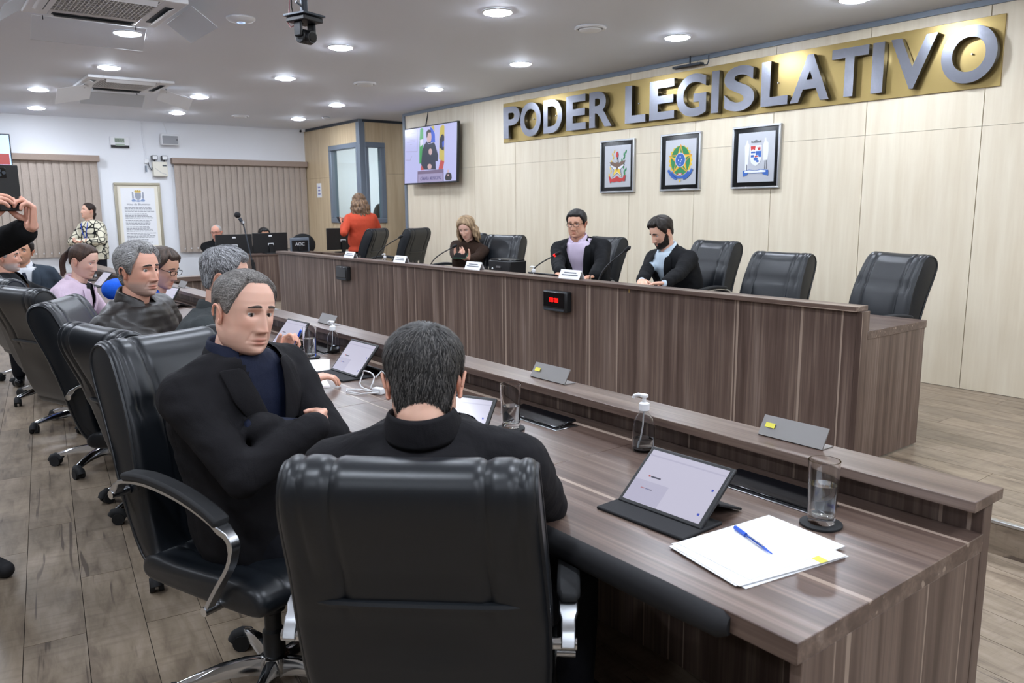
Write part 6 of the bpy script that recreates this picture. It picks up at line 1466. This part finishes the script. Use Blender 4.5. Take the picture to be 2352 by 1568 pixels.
m.build('lanyard', MATS['lanyard_blue'], p.o); m = MB(); c = p.on_chest(0, .36, .012); m.box(c, (.012, .06, .085), rotz(R(308))); m.build('badge', MATS['lanyard_blue'], p.o)
# 8: man in suit and tie
p = Person('man with moustache in a grey-blue suit and dark tie turned in his chair', (-8.3, .88, 0), 350, (-8.33, .885, 1.15), 338, 2, -8, voxel=.014, tone='#d3a083', build=1.05, pelvis=(-8.42, .95, .50))
p.arms((-7.95, .75, .74), (-8.2, 1.25, .78), hr=(.1, -.8, -.5)); p.hand(1).hand(-1)
p.make_body(stubble=.25, stub_col=(.2, .16, .14)); p.face('#2c211b', '#1f1917', 0, -.2, .55, .0038); p.hair(LINE_SHORT, .016, '#16120f', '#2c2420', rough=.003)
p.hair([(0, -.0625), (14, -.066), (18, .1), (180, .2)], .004, '#1c1613', '#2c2420', 'moustache', zmax=lambda a: -.049-.0004*a, fade=.004, rough=.001)
p.garment('shirt', 'white_shirt', .008, None, .98, .004); p.bvh_s = p.bvh; m = MB(); rows = []
for i in range(8):
    t = .93-.6*i/7; wd = .012 if i == 0 else .014+.022*i/7; rows.append([p.on_chest(-wd, t, .005), p.on_chest(0, t, .011), p.on_chest(wd, t, .005)])
mesh_obj('tie', [q_ for r_ in rows for q_ in r_], [(i*3+j, i*3+j+1, (i+1)*3+j+1, (i+1)*3+j) for i in range(7) for j in range(2)], 'dark_tie', p.o, solid=.003)
p.garment('jacket', 'grey_blue_suit', .020, (.25, .085), .95, .014); p.lapels('grey_blue_suit', .25, .085); p.collar('white_shirt', .062, .082, .045, 22, .03, 'shirt_collar', .008); p.collar('grey_blue_suit', .074, .09, .032, 62, .0, 'jacket_collar'); p.trousers('dark_trousers')
# 9: grey bearded man at far left
p = Person('white-haired man with grey beard seen from the side under the raised phone', (-7.28, .86, 0), 70, (-7.36, .672, 1.145), 62, 0, 0, voxel=.016, tone='#d4a08a', pelvis=(-7.3, .80, .50), res=(50, 56))
p.arms((-7.0, 1.2, .74), (-7.4, 1.25, .74)); p.hand(1).hand(-1)
p.make_body(stubble=.7, stub_col=(.5, .48, .46)); p.face(); p.hair(LINE_SHORT, .012, '#8d8a87', '#bdbbb8'); p.garment('jacket', 'black_suit', .020, (.6, .06), .97, .012); p.collar('black_suit', .07, .09, .04, 50, 0, 'jacket_collar'); p.trousers('dark_trousers')
# 10: person filming with a phone at the left edge
p = Person('person in a black sleeve filming with a phone at the left edge', (-3.78, .07, 0), 18, (-3.76, .06, 1.62), 18, -4, 0, stand=True, voxel=.012, tone='#e0b09c', build=.92, legs=28, pelvis=(-3.78, .06, .92), hand_voxel=.0032)
p.arms((-3.317, .272, 1.447), (-3.354, .392, 1.434), hr=(-.2, -.7, -1), hl=(-.4, -1, -.8), l1=.29, l2=.27)
p.hand(1, (.06, .12, 1), (-.12, 1, 0), curl=(48, 40, 22), spread=7, thumb=(.6, .2, .8)).hand(-1, (.0, .02, 1), (.25, -1, 0), curl=(46, 50, 40), spread=5, thumb=(.6, .2, .8))
p.make_body(); p.face(); p.hair(LINE_SHORT, .016, '#221c19', '#3b322c'); p.garment('jacket', 'black_hoodie', .026, None, .84, .012, wrinkle=.004); p.collar('black_hoodie', .07, .09, .05, 50, 0, 'jacket_collar'); p.trousers('dark_trousers', 'black_matte')
fp = empty('smartphone', (-3.345, .333, 1.577), R(16), 'dark smartphone held up with its camera side toward the room', 'phone')
MB().bb(-.004, .004, -.0375, .0375, -.081, .081).build('body', MATS['black_plastic'], fp, bevel=.0035); MB().bb(.004, .0065, -.034, -.004, .036, .070).build('camera_bump', MATS['black_gloss'], fp, bevel=.002)
for yy, zz in ((-.026, .06), (-.026, .045), (-.012, .053)): MB().cyl((.006, yy, zz), (.0085, yy, zz), .006, n=14).build('lens', MATS['dark_trim'], fp)
# 11: woman in brown sweater at the dais
p = Person('woman with wavy blond hair in a brown sweater looking at her phone', (-7.1, 4.78, STAGE), 296, (-6.93, 4.755, 1.285), 302, 24, 4, fem=1.0, voxel=.011, tone='#e3b8a4', build=1.0, belly=.01, pelvis=(-7.12, 4.86, .66), res=(76, 80), jaw=.95, nose=.9, chin=.85, shw=.165)
p.arms((-6.60, 4.40, .985), (-6.52, 4.49, .985), hr=(-.9, -.3, -.7), hl=(.9, .4, -.6), l1=.28, l2=.25); p.hand(1, (.7, .1, .35), (0, .2, 1), curl=(28, 35, 25), thumb=(.5, .5, .8)).hand(-1, (.1, -.7, .35), (-.2, 0, 1), curl=(28, 35, 25), thumb=(.5, .5, .8))
p.make_body(blush=.4); p.face('#3a2a20', '#6b5340', .6, 0, .38, .002)
p.hair(LINE_LONG, lambda a, z: .016+.016*np.clip((a-40)/60, 0, 1), '#6e5842', '#b69b78', rough=.003, freq=(30, 12), streaks=.8)
st_ = []
for k in range(26):
    a = R(62+236*k/25); rr_ = .088; x, y = rr_*math.sin(a), .094*math.cos(a)-.008; st_.append(curl_strand((x*.82, y*.85, .05), (x*1.22, y*1.05-.01, -.145-.02*math.sin(k*1.7)), .020, .013, .007, 1.6, 9, k*1.3, (x*.25, y*.25, 0)))
p.locks(st_, '#6b5540', '#b89d7c', .007, 'wavy_hair')
p.garment('sweater', 'brown_knit', .018, None, .97, .008, wrinkle=.003); p.collar('brown_knit', .054, .064, .055, 2, .0, 'turtleneck', -.005); p.trousers('dark_trousers')
for k in (-1, 1):
    m = MB(); c = Vector((k*.083, .002, -.045)); m.tube([p.hl(c+Vector((0, .012*math.cos(t), .016*math.sin(t)))) for t in [2*math.pi*j/16 for j in range(17)]], .0025, 6, False); m.build('earring', MATS['crest_gold'], p.o)
mat('green_case', '#2f5c48', .4); fp = empty('smartphone', (-6.50, 4.385, 1.035), R(25), 'green-cased smartphone in the hands of the woman in brown', 'phone')
MB().box((0, 0, 0), (.15, .078, .010), Matrix.Rotation(R(38), 3, 'X')).build('case', MATS['green_case'], fp, bevel=.003); MB().box((.0, -.0035, .0045), (.14, .068, .003), Matrix.Rotation(R(38), 3, 'X')).build('screen', MATS['dark_screen'], fp)
# 12: man with glasses at the dais
p = Person('man with glasses in a dark jacket and lilac shirt speaking at the dais', (-5.15, 4.84, STAGE), 298, (-5.13, 4.68, 1.352), 296, 8, 0, voxel=.011, tone='#d9a78d', build=1.16, belly=.04, pelvis=(-5.17, 4.88, .68), res=(84, 90), jaw=1.14, fat=1.0, shw=.175)
p.arms((-4.86, 4.26, .93), (-4.62, 4.40, .92), hr=(-.9, -.3, -.8), hl=(.9, .2, -.8), l1=.29, l2=.26); p.hand(1, (.4, -.5, -.1), curl=(15, 20, 15)).hand(-1, (-.3, -.7, -.1), curl=(15, 20, 15))
p.make_body(blush=.35); p.face('#2c211b', '#2a2320', .35, -.1, .5, .003); p.hair([(0, .078), (25, .074), (45, .075), (60, .05), (72, .02), (80, -.012), (90, .0), (97, .028), (108, .02), (118, -.03), (140, -.055), (180, -.062)], .019, '#141212', '#2c2928', rough=.002, freq=(50, 20)); p.glasses(w_=.026, h=.017, z=.008)
p.garment('shirt', 'lilac_shirt', .008, None, .98, .004, wrinkle=.003); p.garment('jacket', 'black_suit', .022, (.12, .11), .94, .016, wrinkle=.005); p.lapels('black_suit', .12, .11, .05); p.collar('lilac_shirt', .070, .092, .048, 18, .04, 'shirt_collar', .006); p.collar('black_suit', .08, .1, .034, 66, .0, 'jacket_collar'); p.trousers('dark_trousers')
# 13: bearded man at the dais
p = Person('bearded man in a black suit and pale shirt looking down at a tablet', (-4.2, 4.95, STAGE), 268, (-4.245, 4.775, 1.29), 258, 26, 0, voxel=.011, tone='#e0b29a', build=1.08, pelvis=(-4.2, 5.0, .66), res=(84, 90))
p.arms((-4.06, 4.33, .915), (-3.80, 4.26, .915), hr=(-.8, .1, -.8), hl=(.9, .2, -.7), l1=.29, l2=.26); p.hand(1, (.5, -.5, -.05), curl=(18, 22, 15)).hand(-1, (-.7, -.35, -.05), curl=(18, 22, 15))
p.make_body(); p.face('#2c211b', '#1d1816', .7, 0, .3, .0036)
p.hair(LINE_SHORT, lambda a, z: .014+.016*np.clip((z+.0)/.1, 0, 1), '#16120f', '#332a25', rough=.005, freq=(36, 40))
p.hair([(0, -.135), (180, -.135)], .008, '#16110f', '#2b221d', 'beard', zmax=lambda a: np.interp(a, [0, 10, 14, 24, 40, 60, 78, 90, 100], [-.080, -.080, -.052, -.052, -.056, -.045, .0, .0, -.3]), fade=.007, rough=.002, freq=(50, 50))
p.garment('shirt', 'pale_blue_shirt', .008, None, .98, .004, wrinkle=.003); p.garment('jacket', 'black_suit', .020, (.30, .085), .93, .016, wrinkle=.005); p.lapels('black_suit', .30, .085, .055); p.collar('pale_blue_shirt', .066, .088, .046, 22, .034, 'shirt_collar', .006); p.collar('black_suit', .076, .094, .034, 64, .0, 'jacket_collar'); p.trousers('dark_trousers')
# 14: woman in orange blazer
p = Person('standing woman with long curly hair in an orange blazer seen from behind', (-10.40, 5.30, STAGE), 168, (-10.41, 5.29, 1.594), 178, 6, 0, stand=True, fem=1.0, voxel=.013, tone='#e0b39d', build=1.02, pelvis=(-10.39, 5.30, 1.02), shw=.168)
p.arms((-10.62, 5.50, 1.12), (-10.47, 5.06, 1.27), hr=(.5, .8, -.8), hl=(.4, -.7, -.9)); p.hand(1).hand(-1, (-.6, .1, .5), (.3, .5, .6), curl=(35, 40, 30))
p.make_body(); p.face(); p.hair(LINE_LONG, .022, '#4a382b', '#8a6c50', rough=.004, freq=(30, 20))
st_ = []
for k in range(30):
    a = R(75+210*k/29); x, y = .088*math.sin(a), .092*math.cos(a)-.01; st_.append(curl_strand((x*.8, y*.8, .06), (x*1.25, y*1.2-.01, -.235-.05*math.sin(k*2.3)), .020, .012, .012, 3, 12, k*1.9, (x*.4, y*.4, 0)))
p.locks(st_, '#44332a', '#97785a', .008, 'curly_hair')
p.garment('blazer', 'orange_blazer', .022, (.3, .07), .95, .014, wrinkle=.004, lo=[(-.28, .185, .135), (-.2, .18, .13)]); p.collar('orange_blazer', .068, .09, .03, 55, 0, 'blazer_collar'); p.lapels('orange_blazer', .3, .07); p.trousers('dark_trousers')
fp = tag(MB().box((0, 0, 0), (.008, .07, .145), Matrix.Rotation(R(-50), 3, 'Y')).build('smartphone', MATS['black_plastic'], bevel=.003), 'dark phone in the raised hand of the woman in orange', 'phone'); fp.location = (-10.545, 5.055, 1.345)
# 15, 16: operators behind the monitors
p = Person('bald operator with black glasses in a dark hooded top behind the monitors', (-12.6, 3.95, STAGE), 340, (-12.585, 3.94, 1.162), 318, 8, 0, voxel=.015, tone='#dba18c', build=1.1, belly=.03, pelvis=(-12.72, 4.0, .64), res=(60, 66), fat=.6)
p.arms((-12.2, 3.85, .92), (-12.2, 4.1, .92)); p.hand(1).hand(-1); p.make_body(blush=.7); p.face('#2c211b', '#8a7d74', .4); p.glasses(); p.hair([(0, .13), (60, .09), (72, .04), (82, .0), (96, .03), (108, .02), (118, -.03), (180, -.06)], .004, '#a39d98', '#c3beba', rough=.001)
p.garment('hooded_top', 'black_hoodie', .026, None, .97, .01); p.collar('black_hoodie', .068, .1, .05, 40, .01, 'hood'); p.trousers('dark_trousers')
p = Person('operator of whom only black hair and forehead show above the monitor', (-12.25, 4.55, STAGE), 0, (-12.18, 4.535, 1.105), 0, 10, 0, voxel=.016, tone='#c99577', pelvis=(-12.36, 4.55, .60), res=(50, 56))
p.arms((-11.95, 4.4, .90), (-11.95, 4.7, .90)); p.hand(1).hand(-1); p.make_body(); p.face(); p.hair(LINE_SHORT, .018, '#0f0d0d', '#1f1c1b'); p.garment('shirt', 'black_suit', .018, None, .97, .008); p.trousers('dark_trousers')
